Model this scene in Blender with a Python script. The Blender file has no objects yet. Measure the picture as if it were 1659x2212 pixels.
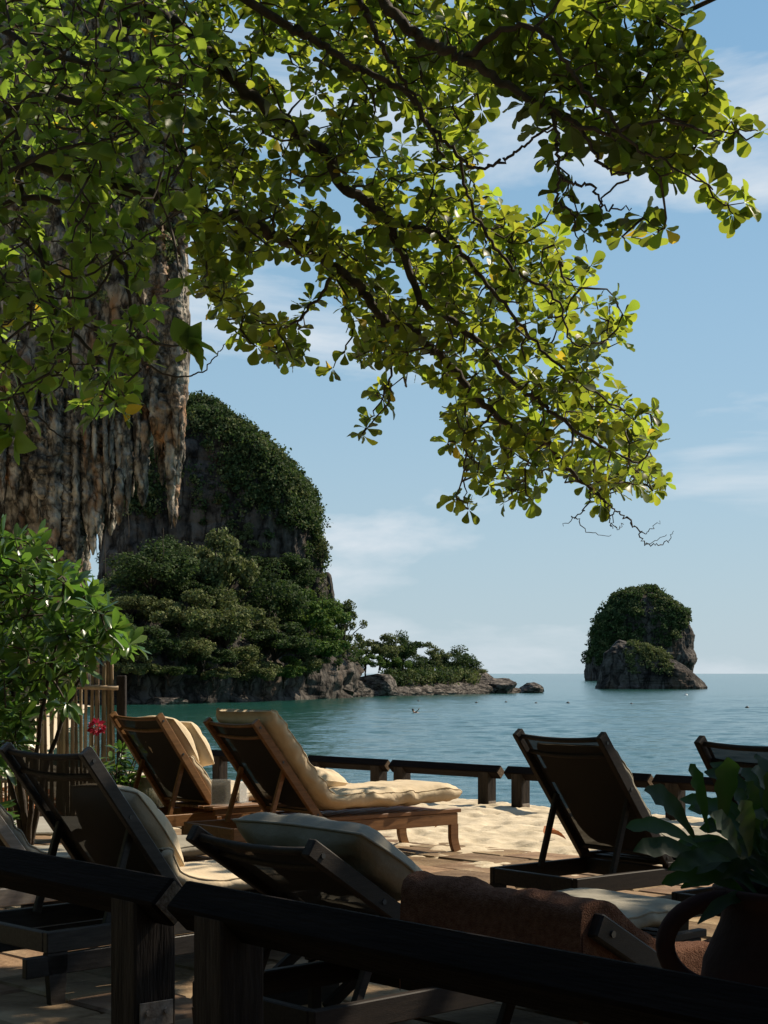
import bpy, bmesh, math, random
import numpy as np
from mathutils import Vector, Matrix

# ------------------------------------------------------------------ camera, sky, sun, exposure
SC = bpy.context.scene
C = SC.collection
PI = math.pi
F, CAM_H, PX0, HZ = 3383.0, 1.368, 829.5, 1455.0      # focal length in photo pixels (1659 wide), eye height, horizon row
cam_data = bpy.data.cameras.new('camera')
cam = bpy.data.objects.new('camera', cam_data)
C.objects.link(cam)
cam.location = (0, 0, CAM_H)
cam.rotation_euler = (PI / 2, 0, 0)
cam_data.sensor_fit = 'VERTICAL'
cam_data.sensor_height = 36
cam_data.lens = F / 2212 * 36
cam_data.shift_y = (HZ - 1106) / 2212
cam_data.clip_start = 0.05
cam_data.clip_end = 60000
SC.camera = cam

SUN_AZ = math.radians(62)       # clockwise from +Y (the viewing direction)
SUN_EL = math.radians(43)
world = bpy.data.worlds.new('World')
SC.world = world
world.use_nodes = True
wn, wl = world.node_tree.nodes, world.node_tree.links
wn.clear()
w_out = wn.new('ShaderNodeOutputWorld')
w_bg = wn.new('ShaderNodeBackground')
w_bg.inputs['Strength'].default_value = 0.104
sky = wn.new('ShaderNodeTexSky')
sky.sky_type = 'NISHITA'
sky.sun_disc = False
sky.sun_elevation = SUN_EL
sky.sun_rotation = SUN_AZ
sky.altitude = 0
sky.air_density = 1.0
sky.dust_density = 0.2
sky.ozone_density = 3.0
# thin fair-weather clouds, carried by the view direction like the sky itself
tc = wn.new('ShaderNodeTexCoord')
mp = wn.new('ShaderNodeMapping')
mp.inputs['Scale'].default_value = (2.2, 2.2, 8.0)
mp.inputs['Location'].default_value = (3.1, 1.0, 0.86)
cn = wn.new('ShaderNodeTexNoise')
cn.inputs['Scale'].default_value = 1.5
cn.inputs['Detail'].default_value = 9
cn.inputs['Roughness'].default_value = 0.56
cn.inputs['Distortion'].default_value = 0.35
cr = wn.new('ShaderNodeValToRGB')
cr.color_ramp.elements[0].position = 0.53
cr.color_ramp.elements[1].position = 0.70
cmul = wn.new('ShaderNodeMath'); cmul.operation = 'MULTIPLY'; cmul.inputs[1].default_value = 0.9
cmix = wn.new('ShaderNodeMixRGB')
cmix.inputs['Color2'].default_value = (5.8, 6.2, 6.6, 1)
wl.new(tc.outputs['Generated'], mp.inputs['Vector'])
wl.new(mp.outputs['Vector'], cn.inputs['Vector'])
wl.new(cn.outputs['Fac'], cr.inputs['Fac'])
wl.new(cr.outputs['Color'], cmul.inputs[0])
wl.new(cmul.outputs[0], cmix.inputs['Fac'])
# marine haze evens the sky out towards the horizon, the same all round
sep = wn.new('ShaderNodeSeparateXYZ')
wl.new(tc.outputs['Generated'], sep.inputs[0])
hz = wn.new('ShaderNodeValToRGB')
he = hz.color_ramp.elements
he[0].position, he[0].color = 0.0, (0.360, 0.450, 0.505, 1)
he[1].position, he[1].color = 0.42, (0.150, 0.325, 0.455, 1)
e_ = he.new(0.16); e_.color = (0.255, 0.390, 0.490, 1)
hs_ = wn.new('ShaderNodeMixRGB'); hs_.blend_type = 'MULTIPLY'; hs_.inputs['Fac'].default_value = 1; hs_.inputs['Color2'].default_value = (10, 10, 10, 1)
hf = wn.new('ShaderNodeMapRange')
hf.inputs['From Min'].default_value, hf.inputs['From Max'].default_value = 0.0, 0.95
hf.inputs['To Min'].default_value, hf.inputs['To Max'].default_value = 0.96, 0.0
hmix = wn.new('ShaderNodeMixRGB')
wl.new(sep.outputs['Z'], hz.inputs['Fac']); wl.new(hz.outputs['Color'], hs_.inputs['Color1'])
wl.new(sep.outputs['Z'], hf.inputs['Value']); wl.new(hf.outputs[0], hmix.inputs['Fac'])
wl.new(sky.outputs['Color'], hmix.inputs['Color1']); wl.new(hs_.outputs['Color'], hmix.inputs['Color2'])
wl.new(hmix.outputs['Color'], cmix.inputs['Color1'])
wl.new(cmix.outputs['Color'], w_bg.inputs['Color'])
wl.new(w_bg.outputs['Background'], w_out.inputs['Surface'])

sun_data = bpy.data.lights.new('sun', 'SUN')
sun_data.energy = 5.0
sun_data.angle = math.radians(0.5)
sun_data.color = (1.0, 0.87, 0.68)
sun = bpy.data.objects.new('sun', sun_data)
C.objects.link(sun)
SUN_DIR = Vector((math.sin(SUN_AZ) * math.cos(SUN_EL), math.cos(SUN_AZ) * math.cos(SUN_EL), math.sin(SUN_EL)))
sun.rotation_euler = SUN_DIR.to_track_quat('Z', 'Y').to_euler()

SC.view_settings.view_transform = 'Standard'
SC.view_settings.look = 'None'
SC.view_settings.exposure = 0.35
SC.view_settings.gamma = 1.0
SC.view_settings.use_curve_mapping = False
SC.cycles.max_bounces = 6
SC.cycles.transparent_max_bounces = 12
SC.cycles.caustics_reflective = False
SC.cycles.caustics_refractive = False

# ------------------------------------------------------------------ helpers
rng = np.random.default_rng(7)
R = random.Random(11)
SEA_Z = -2.2


def at(px, py, d):
    """Point in the place whose picture lies at photo pixel (px, py), d metres ahead."""
    return np.array([(px - PX0) / F * d, d, CAM_H - (py - HZ) / F * d])


def hash3(ix, iy, iz, seed):
    n = (ix * 374761393 + iy * 668265263 + iz * 2147483647 + seed * 974711) & 0xFFFFFFFF
    n = ((n ^ (n >> 13)) * 1274126177) & 0xFFFFFFFF
    n = ((n ^ (n >> 16)) * 2246822519) & 0xFFFFFFFF
    return ((n ^ (n >> 15)) & 0xFFFFFF) / float(0xFFFFFF)


def vnoise(p, seed=0):
    p = np.asarray(p, float)
    i = np.floor(p).astype(np.int64)
    f = p - i
    f = f * f * f * (f * (f * 6 - 15) + 10)
    out = 0
    for dx in (0, 1):
        for dy in (0, 1):
            for dz in (0, 1):
                w = (f[:, 0] if dx else 1 - f[:, 0]) * (f[:, 1] if dy else 1 - f[:, 1]) * (f[:, 2] if dz else 1 - f[:, 2])
                out = out + w * hash3(i[:, 0] + dx, i[:, 1] + dy, i[:, 2] + dz, seed)
    return out * 2 - 1


def fbm(p, octaves=4, seed=0, gain=0.5, ridge=False):
    p = np.asarray(p, float)
    a, s, out = 1.0, 0.0, 0
    for k in range(octaves):
        v = vnoise(p * (2.03 ** k) + 17.3 * k, seed + k)
        if ridge:
            v = 1 - 2 * np.abs(v)
        out = out + a * v
        s += a
        a *= gain
    return out / s


def tag(o, label=None, cat=None, group=None, kind=None):
    if label: o['label'] = label
    if cat: o['category'] = cat
    if group: o['group'] = group
    if kind: o['kind'] = kind
    return o


def empty(name, loc=(0, 0, 0), rz=0.0):
    o = bpy.data.objects.new(name, None)
    o.empty_display_size = 0.2
    C.objects.link(o)
    o.location = loc
    o.rotation_euler = (0, 0, rz)
    return o


def link(name, me, parent=None, loc=(0, 0, 0), rot=(0, 0, 0), scale=(1, 1, 1)):
    o = bpy.data.objects.new(name, me)
    C.objects.link(o)
    o.location = loc
    o.rotation_euler = rot
    o.scale = scale
    if parent: o.parent = parent
    return o


def np_mesh(name, V, Fq, mat, smooth=True):
    """Mesh from vertex array and an (n,3|4) face array or list of such arrays."""
    me = bpy.data.meshes.new(name)
    if not isinstance(Fq, list): Fq = [Fq]
    Fq = [np.asarray(f, np.int32) for f in Fq if len(f)]
    V = np.asarray(V, np.float32)
    me.vertices.add(len(V))
    me.vertices.foreach_set('co', V.ravel())
    tot = np.concatenate([np.full(len(f), f.shape[1], np.int32) for f in Fq])
    idx = np.concatenate([f.ravel() for f in Fq])
    st = np.concatenate([[0], np.cumsum(tot)[:-1]]).astype(np.int32)
    me.loops.add(len(idx))
    me.loops.foreach_set('vertex_index', idx)
    me.polygons.add(len(tot))
    me.polygons.foreach_set('loop_start', st)
    me.polygons.foreach_set('loop_total', tot)
    me.polygons.foreach_set('use_smooth', np.full(len(tot), smooth))
    me.update(calc_edges=True)
    me.validate()
    if mat: me.materials.append(mat)
    return me


class MB:
    """Collects simple solids; build() links them as one mesh object."""
    def __init__(s): s.v, s.f = [], []

    def add(s, vs, fs):
        n = len(s.v)
        s.v += [tuple(v) for v in vs]
        s.f += [tuple(i + n for i in f) for f in fs]
        return s

    def box(s, c, d, rot=None, bev=0.0):
        """Box with chamfered long edges; c centre, d full size, rot 3x3."""
        bm = bmesh.new()
        bmesh.ops.create_cube(bm, size=1)
        for v in bm.verts: v.co = Vector((v.co.x * d[0], v.co.y * d[1], v.co.z * d[2]))
        if bev:
            bmesh.ops.bevel(bm, geom=bm.edges[:], offset=bev, segments=1, affect='EDGES', profile=0.5)
        bm.verts.index_update()
        M = Matrix.Identity(3) if rot is None else rot
        vs = [M @ v.co + Vector(c) for v in bm.verts]
        fs = [[v.index for v in f.verts] for f in bm.faces]
        bm.free()
        return s.add(vs, fs)

    def beam(s, a, b, wy, wz, up=(0, 0, 1), bev=0.004, roll=0.0):
        a, b = Vector(a), Vector(b)
        x = (b - a).normalized()
        y = Vector(up).cross(x)
        if y.length < 1e-5: y = Vector((0, 1, 0))
        y.normalize()
        z = x.cross(y)
        M = Matrix((x, y, z)).transposed()
        if roll: M = M @ Matrix.Rotation(roll, 3, 'X')
        return s.box((a + b) / 2, ((b - a).length, wy, wz), M, bev)

    def tube(s, pts, rad, n=8, cap=True):
        pts = [Vector(p) for p in pts]
        if not hasattr(rad, '__len__'): rad = [rad] * len(pts)
        vs, fs = [], []
        ref = None
        for i, p in enumerate(pts):
            t = (pts[min(i + 1, len(pts) - 1)] - pts[max(i - 1, 0)])
            t = t.normalized() if t.length > 1e-9 else Vector((0, 0, 1))
            if ref is None: ref = Vector((0, 0, 1)) if abs(t.z) < 0.9 else Vector((1, 0, 0))
            u = (ref - t * ref.dot(t)).normalized()
            ref = u
            w = t.cross(u)
            for k in range(n):
                a = 2 * PI * k / n
                vs.append(p + (u * math.cos(a) + w * math.sin(a)) * rad[i])
        for i in range(len(pts) - 1):
            for k in range(n):
                fs.append((i * n + k, i * n + (k + 1) % n, (i + 1) * n + (k + 1) % n, (i + 1) * n + k))
        if cap:
            fs.append(tuple(range(n - 1, -1, -1)))
            fs.append(tuple((len(pts) - 1) * n + k for k in range(n)))
        return s.add(vs, fs)

    def lathe(s, prof, n=28, c=(0, 0, 0)):
        vs, fs = [], []
        for r, z in prof:
            for k in range(n):
                a = 2 * PI * k / n
                vs.append((c[0] + r * math.cos(a), c[1] + r * math.sin(a), c[2] + z))
        for i in range(len(prof) - 1):
            for k in range(n):
                fs.append((i * n + k, i * n + (k + 1) % n, (i + 1) * n + (k + 1) % n, (i + 1) * n + k))
        return s.add(vs, fs)

    def mesh(s, name, mat, smooth=False):
        me = bpy.data.meshes.new(name)
        me.from_pydata(s.v, [], s.f)
        me.update()
        if smooth: me.polygons.foreach_set('use_smooth', [True] * len(me.polygons))
        me.materials.append(mat)
        return me

    def build(s, name, mat, parent=None, loc=(0, 0, 0), rot=(0, 0, 0), smooth=False):
        return link(name, s.mesh(name, mat, smooth), parent, loc, rot)


def grid_faces(nu, nv, wrap_u=False):
    """Faces of a grid indexed v*nu+u."""
    u = np.arange(nu if wrap_u else nu - 1)
    v = np.arange(nv - 1)
    U, V = np.meshgrid(u, v)
    U, V = U.ravel(), V.ravel()
    U2 = (U + 1) % nu
    return np.stack([V * nu + U, V * nu + U2, (V + 1) * nu + U2, (V + 1) * nu + U], 1)


# ------------------------------------------------------------------ materials
MATS = {}


def mat(name, c1, c2=None, scale=4.0, rough=0.7, bump=0.0, bscale=None, stretch=(1, 1, 1), detail=6, c3=None,
        trans=0.0, tcol=None, crack=0.0, isl=0.0, spec=0.3, lo=0.35, hi=0.65, bdist=0.02, coat=0.0, clear=0.0, sheen=0.0):
    m = bpy.data.materials.new(name)
    m.use_nodes = True
    N, L = m.node_tree.nodes, m.node_tree.links
    b = N['Principled BSDF']
    out = N['Material Output']
    b.inputs['Roughness'].default_value = rough
    b.inputs['Specular IOR Level'].default_value = spec
    if coat: b.inputs['Coat Weight'].default_value = coat
    if sheen: b.inputs['Sheen Weight'].default_value = sheen
    b.inputs['Base Color'].default_value = (*c1, 1)
    col = None
    tcn = N.new('ShaderNodeTexCoord')
    mpn = N.new('ShaderNodeMapping')
    mpn.inputs['Scale'].default_value = stretch
    L.new(tcn.outputs['Object'], mpn.inputs['Vector'])
    if c2 is not None:
        nz = N.new('ShaderNodeTexNoise')
        nz.inputs['Scale'].default_value = scale
        nz.inputs['Detail'].default_value = detail
        nz.inputs['Roughness'].default_value = 0.6
        L.new(mpn.outputs['Vector'], nz.inputs['Vector'])
        rp = N.new('ShaderNodeValToRGB')
        e = rp.color_ramp.elements
        e[0].position, e[1].position = lo, hi
        e[0].color, e[1].color = (*c1, 1), (*c2, 1)
        if c3 is not None:
            n3 = N.new('ShaderNodeTexNoise')
            n3.inputs['Scale'].default_value = scale * 0.37
            n3.inputs['Detail'].default_value = 4
            L.new(mpn.outputs['Vector'], n3.inputs['Vector'])
            r3 = N.new('ShaderNodeValToRGB')
            r3.color_ramp.elements[0].position, r3.color_ramp.elements[1].position = 0.55, 0.68
            mx = N.new('ShaderNodeMixRGB')
            mx.inputs['Color2'].default_value = (*c3, 1)
            L.new(n3.outputs['Fac'], r3.inputs['Fac'])
            L.new(r3.outputs['Color'], mx.inputs['Fac'])
            L.new(rp.outputs['Color'], mx.inputs['Color1'])
            col = mx.outputs['Color']
        else:
            col = rp.outputs['Color']
        L.new(nz.outputs['Fac'], rp.inputs['Fac'])
    if crack:
        # dark fissures running through the stone
        wz = N.new('ShaderNodeTexNoise'); wz.inputs['Scale'].default_value = crack * 1.7; wz.inputs['Detail'].default_value = 5
        L.new(mpn.outputs['Vector'], wz.inputs['Vector'])
        va = N.new('ShaderNodeVectorMath'); va.operation = 'MULTIPLY_ADD'
        va.inputs[1].default_value = (1.3 / crack,) * 3
        L.new(wz.outputs['Color'], va.inputs[0]); L.new(mpn.outputs['Vector'], va.inputs[2])
        vo = N.new('ShaderNodeTexVoronoi'); vo.feature = 'DISTANCE_TO_EDGE'; vo.inputs['Scale'].default_value = crack
        L.new(va.outputs[0], vo.inputs['Vector'])
        vr = N.new('ShaderNodeValToRGB')
        vr.color_ramp.elements[0].position, vr.color_ramp.elements[1].position = 0.0, 0.16
        vr.color_ramp.elements[0].color = (.22, .21, .2, 1)
        L.new(vo.outputs['Distance'], vr.inputs['Fac'])
        cm = N.new('ShaderNodeMixRGB'); cm.blend_type = 'MULTIPLY'; cm.inputs['Fac'].default_value = 1
        L.new(col, cm.inputs['Color1']); L.new(vr.outputs['Color'], cm.inputs['Color2'])
        col = cm.outputs['Color']
    if isl:
        # each leaf or piece has its own tone
        g = N.new('ShaderNodeNewGeometry')
        oi = N.new('ShaderNodeObjectInfo')
        ad = N.new('ShaderNodeMath'); ad.operation = 'ADD'
        fr = N.new('ShaderNodeMath'); fr.operation = 'FRACT'
        L.new(g.outputs['Random Per Island'], ad.inputs[0])
        L.new(oi.outputs['Random'], ad.inputs[1])
        L.new(ad.outputs[0], fr.inputs[0])
        mr = N.new('ShaderNodeMapRange')
        mr.inputs['To Min'].default_value = 1 - isl
        mr.inputs['To Max'].default_value = 1 + isl
        L.new(fr.outputs[0], mr.inputs['Value'])
        hs = N.new('ShaderNodeHueSaturation')
        mh = N.new('ShaderNodeMapRange')
        mh.inputs['To Min'].default_value = 0.5 - 0.035 * isl
        mh.inputs['To Max'].default_value = 0.5 + 0.03 * isl
        m7 = N.new('ShaderNodeMath'); m7.operation = 'MULTIPLY'; m7.inputs[1].default_value = 7.31
        f7 = N.new('ShaderNodeMath'); f7.operation = 'FRACT'
        L.new(fr.outputs[0], m7.inputs[0]); L.new(m7.outputs[0], f7.inputs[0])
        L.new(f7.outputs[0], mh.inputs['Value'])
        L.new(mh.outputs[0], hs.inputs['Hue'])
        L.new(mr.outputs[0], hs.inputs['Value'])
        hs.inputs['Color'].default_value = (*c1, 1)
        if col: L.new(col, hs.inputs['Color'])
        col = hs.outputs['Color']
    if col: L.new(col, b.inputs['Base Color'])
    if bump:
        nb = N.new('ShaderNodeTexNoise')
        nb.inputs['Scale'].default_value = bscale or scale
        nb.inputs['Detail'].default_value = 8
        L.new(mpn.outputs['Vector'], nb.inputs['Vector'])
        bp = N.new('ShaderNodeBump')
        bp.inputs['Strength'].default_value = bump
        bp.inputs['Distance'].default_value = bdist
        L.new(nb.outputs['Fac'], bp.inputs['Height'])
        L.new(bp.outputs['Normal'], b.inputs['Normal'])
    sh = b.outputs['BSDF']
    if trans:
        tr = N.new('ShaderNodeBsdfTranslucent')
        t = tcol or c1
        tr.inputs['Color'].default_value = (*t, 1)
        if isl:
            h2 = N.new('ShaderNodeHueSaturation')
            h2.inputs['Color'].default_value = (*t, 1)
            L.new(mh.outputs[0], h2.inputs['Hue'])
            L.new(mr.outputs[0], h2.inputs['Value'])
            L.new(h2.outputs['Color'], tr.inputs['Color'])
        ms = N.new('ShaderNodeMixShader')
        ms.inputs['Fac'].default_value = trans
        L.new(sh, ms.inputs[1]); L.new(tr.outputs[0], ms.inputs[2])
        sh = ms.outputs[0]
    if clear:
        tp = N.new('ShaderNodeBsdfTransparent')
        ms = N.new('ShaderNodeMixShader')
        ms.inputs['Fac'].default_value = clear
        L.new(sh, ms.inputs[1]); L.new(tp.outputs[0], ms.inputs[2])
        sh = ms.outputs[0]
    L.new(sh, out.inputs['Surface'])
    MATS[name] = m
    return m


M_SAND = mat('sand', (0.52, 0.43, 0.30), (0.67, 0.57, 0.42), 9, 0.95, 0.5, 60, spec=0.1, bdist=0.01)
M_STONE = mat('paving_stone', (0.155, 0.098, 0.055), (0.27, 0.18, 0.105), 6, 0.85, 0.5, 25, isl=0.25, spec=0.2, c3=(0.35, 0.26, 0.16))
M_JOINT = mat('sandy_joint', (0.30, 0.24, 0.15), (0.42, 0.34, 0.22), 8, 0.95, 0.3, 40, spec=0.1)
M_CONC = mat('concrete', (0.30, 0.28, 0.24), (0.38, 0.36, 0.31), 3, 0.9, 0.2, 30)
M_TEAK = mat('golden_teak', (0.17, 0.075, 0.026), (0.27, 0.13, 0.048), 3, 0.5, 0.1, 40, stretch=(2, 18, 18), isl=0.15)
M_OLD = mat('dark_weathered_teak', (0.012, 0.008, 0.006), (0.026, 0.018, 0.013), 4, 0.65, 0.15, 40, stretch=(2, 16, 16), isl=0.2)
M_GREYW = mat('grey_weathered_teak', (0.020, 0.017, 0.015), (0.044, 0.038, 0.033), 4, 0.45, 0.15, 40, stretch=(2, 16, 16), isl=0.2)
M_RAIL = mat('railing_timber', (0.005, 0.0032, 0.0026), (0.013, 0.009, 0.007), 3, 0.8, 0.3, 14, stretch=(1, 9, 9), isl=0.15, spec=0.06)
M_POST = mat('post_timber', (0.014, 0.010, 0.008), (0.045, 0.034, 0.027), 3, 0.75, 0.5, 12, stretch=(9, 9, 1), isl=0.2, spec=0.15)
M_PALEW = mat('pale_teak', (0.20, 0.175, 0.15), (0.30, 0.265, 0.23), 4, 0.5, 0.15, 40, stretch=(2, 16, 16), isl=0.15)  # paler teak tone, for the lounger at the left edge
M_GRAIN = mat('weathered_lit_end_grain', (0.10, 0.066, 0.042), (0.21, 0.15, 0.10), 60, 0.85, 0.6, 90, spec=0.15)  # lighter weathered end grain, with light on the cut ends put into the colour
M_SLING = mat('sling_mesh', (0.009, 0.007, 0.006), (0.018, 0.014, 0.011), 30, 0.8, 0.1, 200, stretch=(1, 30, 1), clear=0.07)
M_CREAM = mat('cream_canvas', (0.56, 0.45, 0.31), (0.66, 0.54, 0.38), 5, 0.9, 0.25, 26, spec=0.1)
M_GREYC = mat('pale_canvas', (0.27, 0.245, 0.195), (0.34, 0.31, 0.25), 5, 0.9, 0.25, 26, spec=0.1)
M_TOWEL = mat('brown_terry', (0.13, 0.062, 0.039), (0.21, 0.11, 0.072), 60, 1.0, 1.0, 240, spec=0.03, bdist=0.012)
M_BOLT = mat('dark_bolt', (0.03, 0.03, 0.03), rough=0.4, spec=0.5)
M_BADGE = mat('badge_enamel', (0.75, 0.74, 0.7), (0.62, 0.6, 0.56), 40, 0.4)
M_RUBBER = mat('black_rubber', (0.02, 0.02, 0.02), rough=0.8)
M_STEEL = mat('rusty_steel', (0.16, 0.12, 0.09), (0.3, 0.26, 0.22), 30, 0.5, 0.2, 60)
M_ACRYL = mat('acrylic_sheet', (0.8, 0.8, 0.78), rough=0.12, spec=0.5, clear=0.72)
M_PAPER = mat('printed_paper', (0.50, 0.46, 0.38), (0.20, 0.18, 0.15), 90, 0.8, stretch=(.5, 1, 2.2), lo=.42, hi=.62)
M_BAMBOO = mat('bamboo_cane', (0.17, 0.12, 0.065), (0.31, 0.23, 0.135), 5, 0.55, 0.1, 30, stretch=(4, 4, 1), isl=0.35)
M_TERRA = mat('dark_terracotta', (0.022, 0.008, 0.006), (0.040, 0.014, 0.010), 6, 0.85, 0.25, 30)
M_MOSSY = mat('mossy_clay', (0.12, 0.11, 0.08), (0.26, 0.23, 0.17), 7, 0.85, 0.4, 20, c3=(0.08, 0.10, 0.045), stretch=(2, 2, .7))
M_THATCH = mat('thatch', (0.10, 0.075, 0.045), (0.16, 0.12, 0.07), 12, 0.95, 0.5, 30)
M_SOIL = mat('leaf_litter_soil', (0.10, 0.075, 0.05), (0.2, 0.15, 0.09), 8, 0.95, 0.5, 20)
M_BARK = mat('grey_bark', (0.030, 0.023, 0.018), (0.075, 0.060, 0.048), 9, 0.85, 0.6, 22, stretch=(1, 1, 1))
M_TWIG = mat('twig_bark', (0.040, 0.031, 0.024), (0.085, 0.066, 0.050), 20, 0.8)
M_LEAF = mat('almond_leaf', (0.028, 0.054, 0.011), (0.040, 0.070, 0.014), 20, 0.42, trans=0.45, tcol=(0.38, 0.47, 0.04), isl=0.6, spec=0.45)
M_LEAF2 = mat('soft_leaf', (0.038, 0.072, 0.015), (0.052, 0.092, 0.020), 20, 0.45, trans=0.45, tcol=(0.34, 0.50, 0.05), isl=0.4, spec=0.4)
M_LEAF3 = mat('glossy_shrub_leaf', (0.042, 0.094, 0.020), (0.064, 0.125, 0.030), 14, 0.3, trans=0.3, tcol=(0.17, 0.33, 0.04), isl=0.45, spec=0.5)
M_FERN = mat('fern_frond', (0.011, 0.028, 0.008), (0.019, 0.042, 0.010), 14, 0.5, trans=0.3, tcol=(0.05, 0.14, 0.015), isl=0.3, spec=0.35)
M_YLEAF = mat('yellowed_leaf', (0.40, 0.30, 0.03), (0.45, 0.36, 0.05), 14, 0.5, trans=0.5, tcol=(0.75, 0.55, 0.05), isl=0.2)
M_DRY = mat('dry_brown_leaf', (0.30, 0.10, 0.03), (0.36, 0.15, 0.05), 30, 0.7, isl=0.3)
M_RED = mat('red_petal', (0.30, 0.012, 0.035), (0.42, 0.03, 0.06), 30, 0.6, trans=0.2, tcol=(0.5, 0.03, 0.07), isl=0.3)
M_LIME = mat('limestone', crack=0.9, c1=(0.055, 0.047, 0.039), c2=(0.52, 0.45, 0.365), scale=1.0, rough=0.9, bump=1.0, bscale=1.6, stretch=(1.0, 1.0, 0.55), lo=.38, hi=.68, c3=(0.34, 0.17, 0.075), spec=0.15, bdist=0.6)
M_LIME_D = mat('grey_limestone', crack=0.42, c1=(0.018, 0.016, 0.015), c2=(0.13, 0.113, 0.097), scale=0.35, rough=0.9, bump=1.0, bscale=0.9, stretch=(1.0, 1.0, 0.4), c3=(0.085, 0.060, 0.042), spec=0.15, bdist=0.9)
M_SHORE = mat('shore_boulder', (0.045, 0.040, 0.035), (0.20, 0.172, 0.147), 0.6, 0.9, 1.0, 1.2, crack=0.5, stretch=(1, 1, 2.2), spec=0.15, bdist=0.5)
M_FAR1 = mat('far_foliage_dark', (0.030, 0.050, 0.019), (0.054, 0.082, 0.028), 0.5, 0.75, trans=0.25, tcol=(0.07, 0.12, 0.03), isl=0.45, spec=0.15)
M_FAR2 = mat('far_foliage_olive', (0.100, 0.118, 0.046), (0.155, 0.172, 0.066), 0.5, 0.75, trans=0.25, tcol=(0.12, 0.15, 0.04), isl=0.45, spec=0.15)  # brighter copy of the far foliage; sunlight on crowns put into the colour
M_FAR3 = mat('far_foliage_bright', (0.058, 0.108, 0.024), (0.095, 0.160, 0.036), 0.5, 0.75, trans=0.25, tcol=(0.11, 0.18, 0.03), isl=0.45, spec=0.15)  # green likewise raised to stand in for sun on the crowns
M_SKIN = mat('skin', (0.45, 0.27, 0.18), rough=0.5)
M_HAIR = mat('dark_hair', (0.03, 0.022, 0.018), rough=0.6)
M_BUOY = mat('dark_float', (0.05, 0.045, 0.04), rough=0.5)
M_WHITE = mat('white_float', (0.8, 0.8, 0.78), rough=0.4)
M_CORK = mat('rope', (0.2, 0.17, 0.12), rough=0.9)

# water: teal body, small wind ripples
mw = bpy.data.materials.new('sea_water'); mw.use_nodes = True
N, L = mw.node_tree.nodes, mw.node_tree.links
b = N['Principled BSDF']
b.inputs['Roughness'].default_value = 0.14
b.inputs['IOR'].default_value = 1.95
b.inputs['Specular IOR Level'].default_value = 0.5
tcw = N.new('ShaderNodeTexCoord')
nA = N.new('ShaderNodeTexNoise'); nA.inputs['Scale'].default_value = 0.010; nA.inputs['Detail'].default_value = 3
rA = N.new('ShaderNodeValToRGB')
rA.color_ramp.elements[0].position, rA.color_ramp.elements[1].position = 0.3, 0.7
rA.color_ramp.elements[0].color = (0.007, 0.056, 0.042, 1)
rA.color_ramp.elements[1].color = (0.014, 0.078, 0.064, 1)
L.new(tcw.outputs['Object'], nA.inputs['Vector']); L.new(nA.outputs['Fac'], rA.inputs['Fac'])
L.new(rA.outputs['Color'], b.inputs['Base Color'])
mpw = N.new('ShaderNodeMapping'); mpw.inputs['Scale'].default_value = (0.7, 1.0, 1); mpw.inputs['Rotation'].default_value = (0, 0, 0.35)
L.new(tcw.outputs['Object'], mpw.inputs['Vector'])
last = None
for sc_, st_, di_ in ((1.1, 0.45, 0.22), (4.0, 0.5, 0.07)):
    nb = N.new('ShaderNodeTexNoise'); nb.inputs['Scale'].default_value = sc_; nb.inputs['Detail'].default_value = 4
    nb.inputs['Distortion'].default_value = 0.4
    L.new(mpw.outputs['Vector'], nb.inputs['Vector'])
    bp = N.new('ShaderNodeBump'); bp.inputs['Strength'].default_value = st_; bp.inputs['Distance'].default_value = di_
    L.new(nb.outputs['Fac'], bp.inputs['Height'])
    if last: L.new(last.outputs['Normal'], bp.inputs['Normal'])
    last = bp
L.new(last.outputs['Normal'], b.inputs['Normal'])
M_SEA = mw

# ------------------------------------------------------------------ setting: sea, beach, terrace
rows_ = np.concatenate([[6, 16], np.geomspace(26, 320, 760), np.geomspace(330, 60000, 60)])
cols_ = np.concatenate([np.linspace(-60, -1.2, 12), np.linspace(-1.1, -.33, 14), np.linspace(-.30, .30, 330), np.linspace(.33, 1.1, 14), np.linspace(1.2, 60, 12)])
CC, RR = np.meshgrid(cols_, rows_)
X = (CC * np.maximum(RR, 60) * .999).ravel(); X = np.where(np.abs(CC.ravel()) <= .3, (CC * RR).ravel(), X); Y = RR.ravel()
p = np.stack([X * .5, Y, 0 * X], 1)
fade = np.clip((330 - Y) / 200, 0, 1) * (np.abs(CC.ravel()) < .305)
z_ = .06 * fbm(p * .3, 2, 401) + .055 * vnoise(p * 1.1, 402) * (1 + .6 * vnoise(p * .05, 403)) + .032 * vnoise(p * 2.7, 404) * np.clip((150 - Y) / 60, 0, 1)
V = np.stack([X, Y, SEA_Z + z_ * fade], 1)
tag(link('sea', np_mesh('sea', V, grid_faces(len(cols_), len(rows_)), M_SEA, True)), kind='structure')

# unseen jungle hills added behind and left of the viewpoint to block sky light
na_, nr_ = 150, 26
az = np.radians(np.linspace(112, 318, na_)); rr_ = np.linspace(0, 1, nr_)
AZ, RQ = np.meshgrid(az, rr_)
rad_ = 62 + 60 * RQ
hh = 118 * np.sin(np.clip(RQ * 1.15, 0, 1) * PI / 2) ** .8 * (.85 + .25 * np.sin(AZ * 5)) * np.clip((AZ - az[0]) / .25, 0, 1) ** .5 * np.clip((az[-1] - AZ) / .25, 0, 1) ** .5
X = (np.sin(AZ) * rad_).ravel(); Y = (np.cos(AZ) * rad_).ravel()
p = np.stack([X, Y, hh.ravel()], 1)
h = hh.ravel() - .5 + 7 * fbm(p * .07, 4, 71) * np.clip(hh.ravel() / 10, 0, 1)
M_HILL = mat('blocking_hill_green', (0.016, 0.028, 0.010), (0.035, 0.052, 0.018), 0.2, 0.9, 1.0, 0.5, spec=0.1, bdist=2.0)
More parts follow.
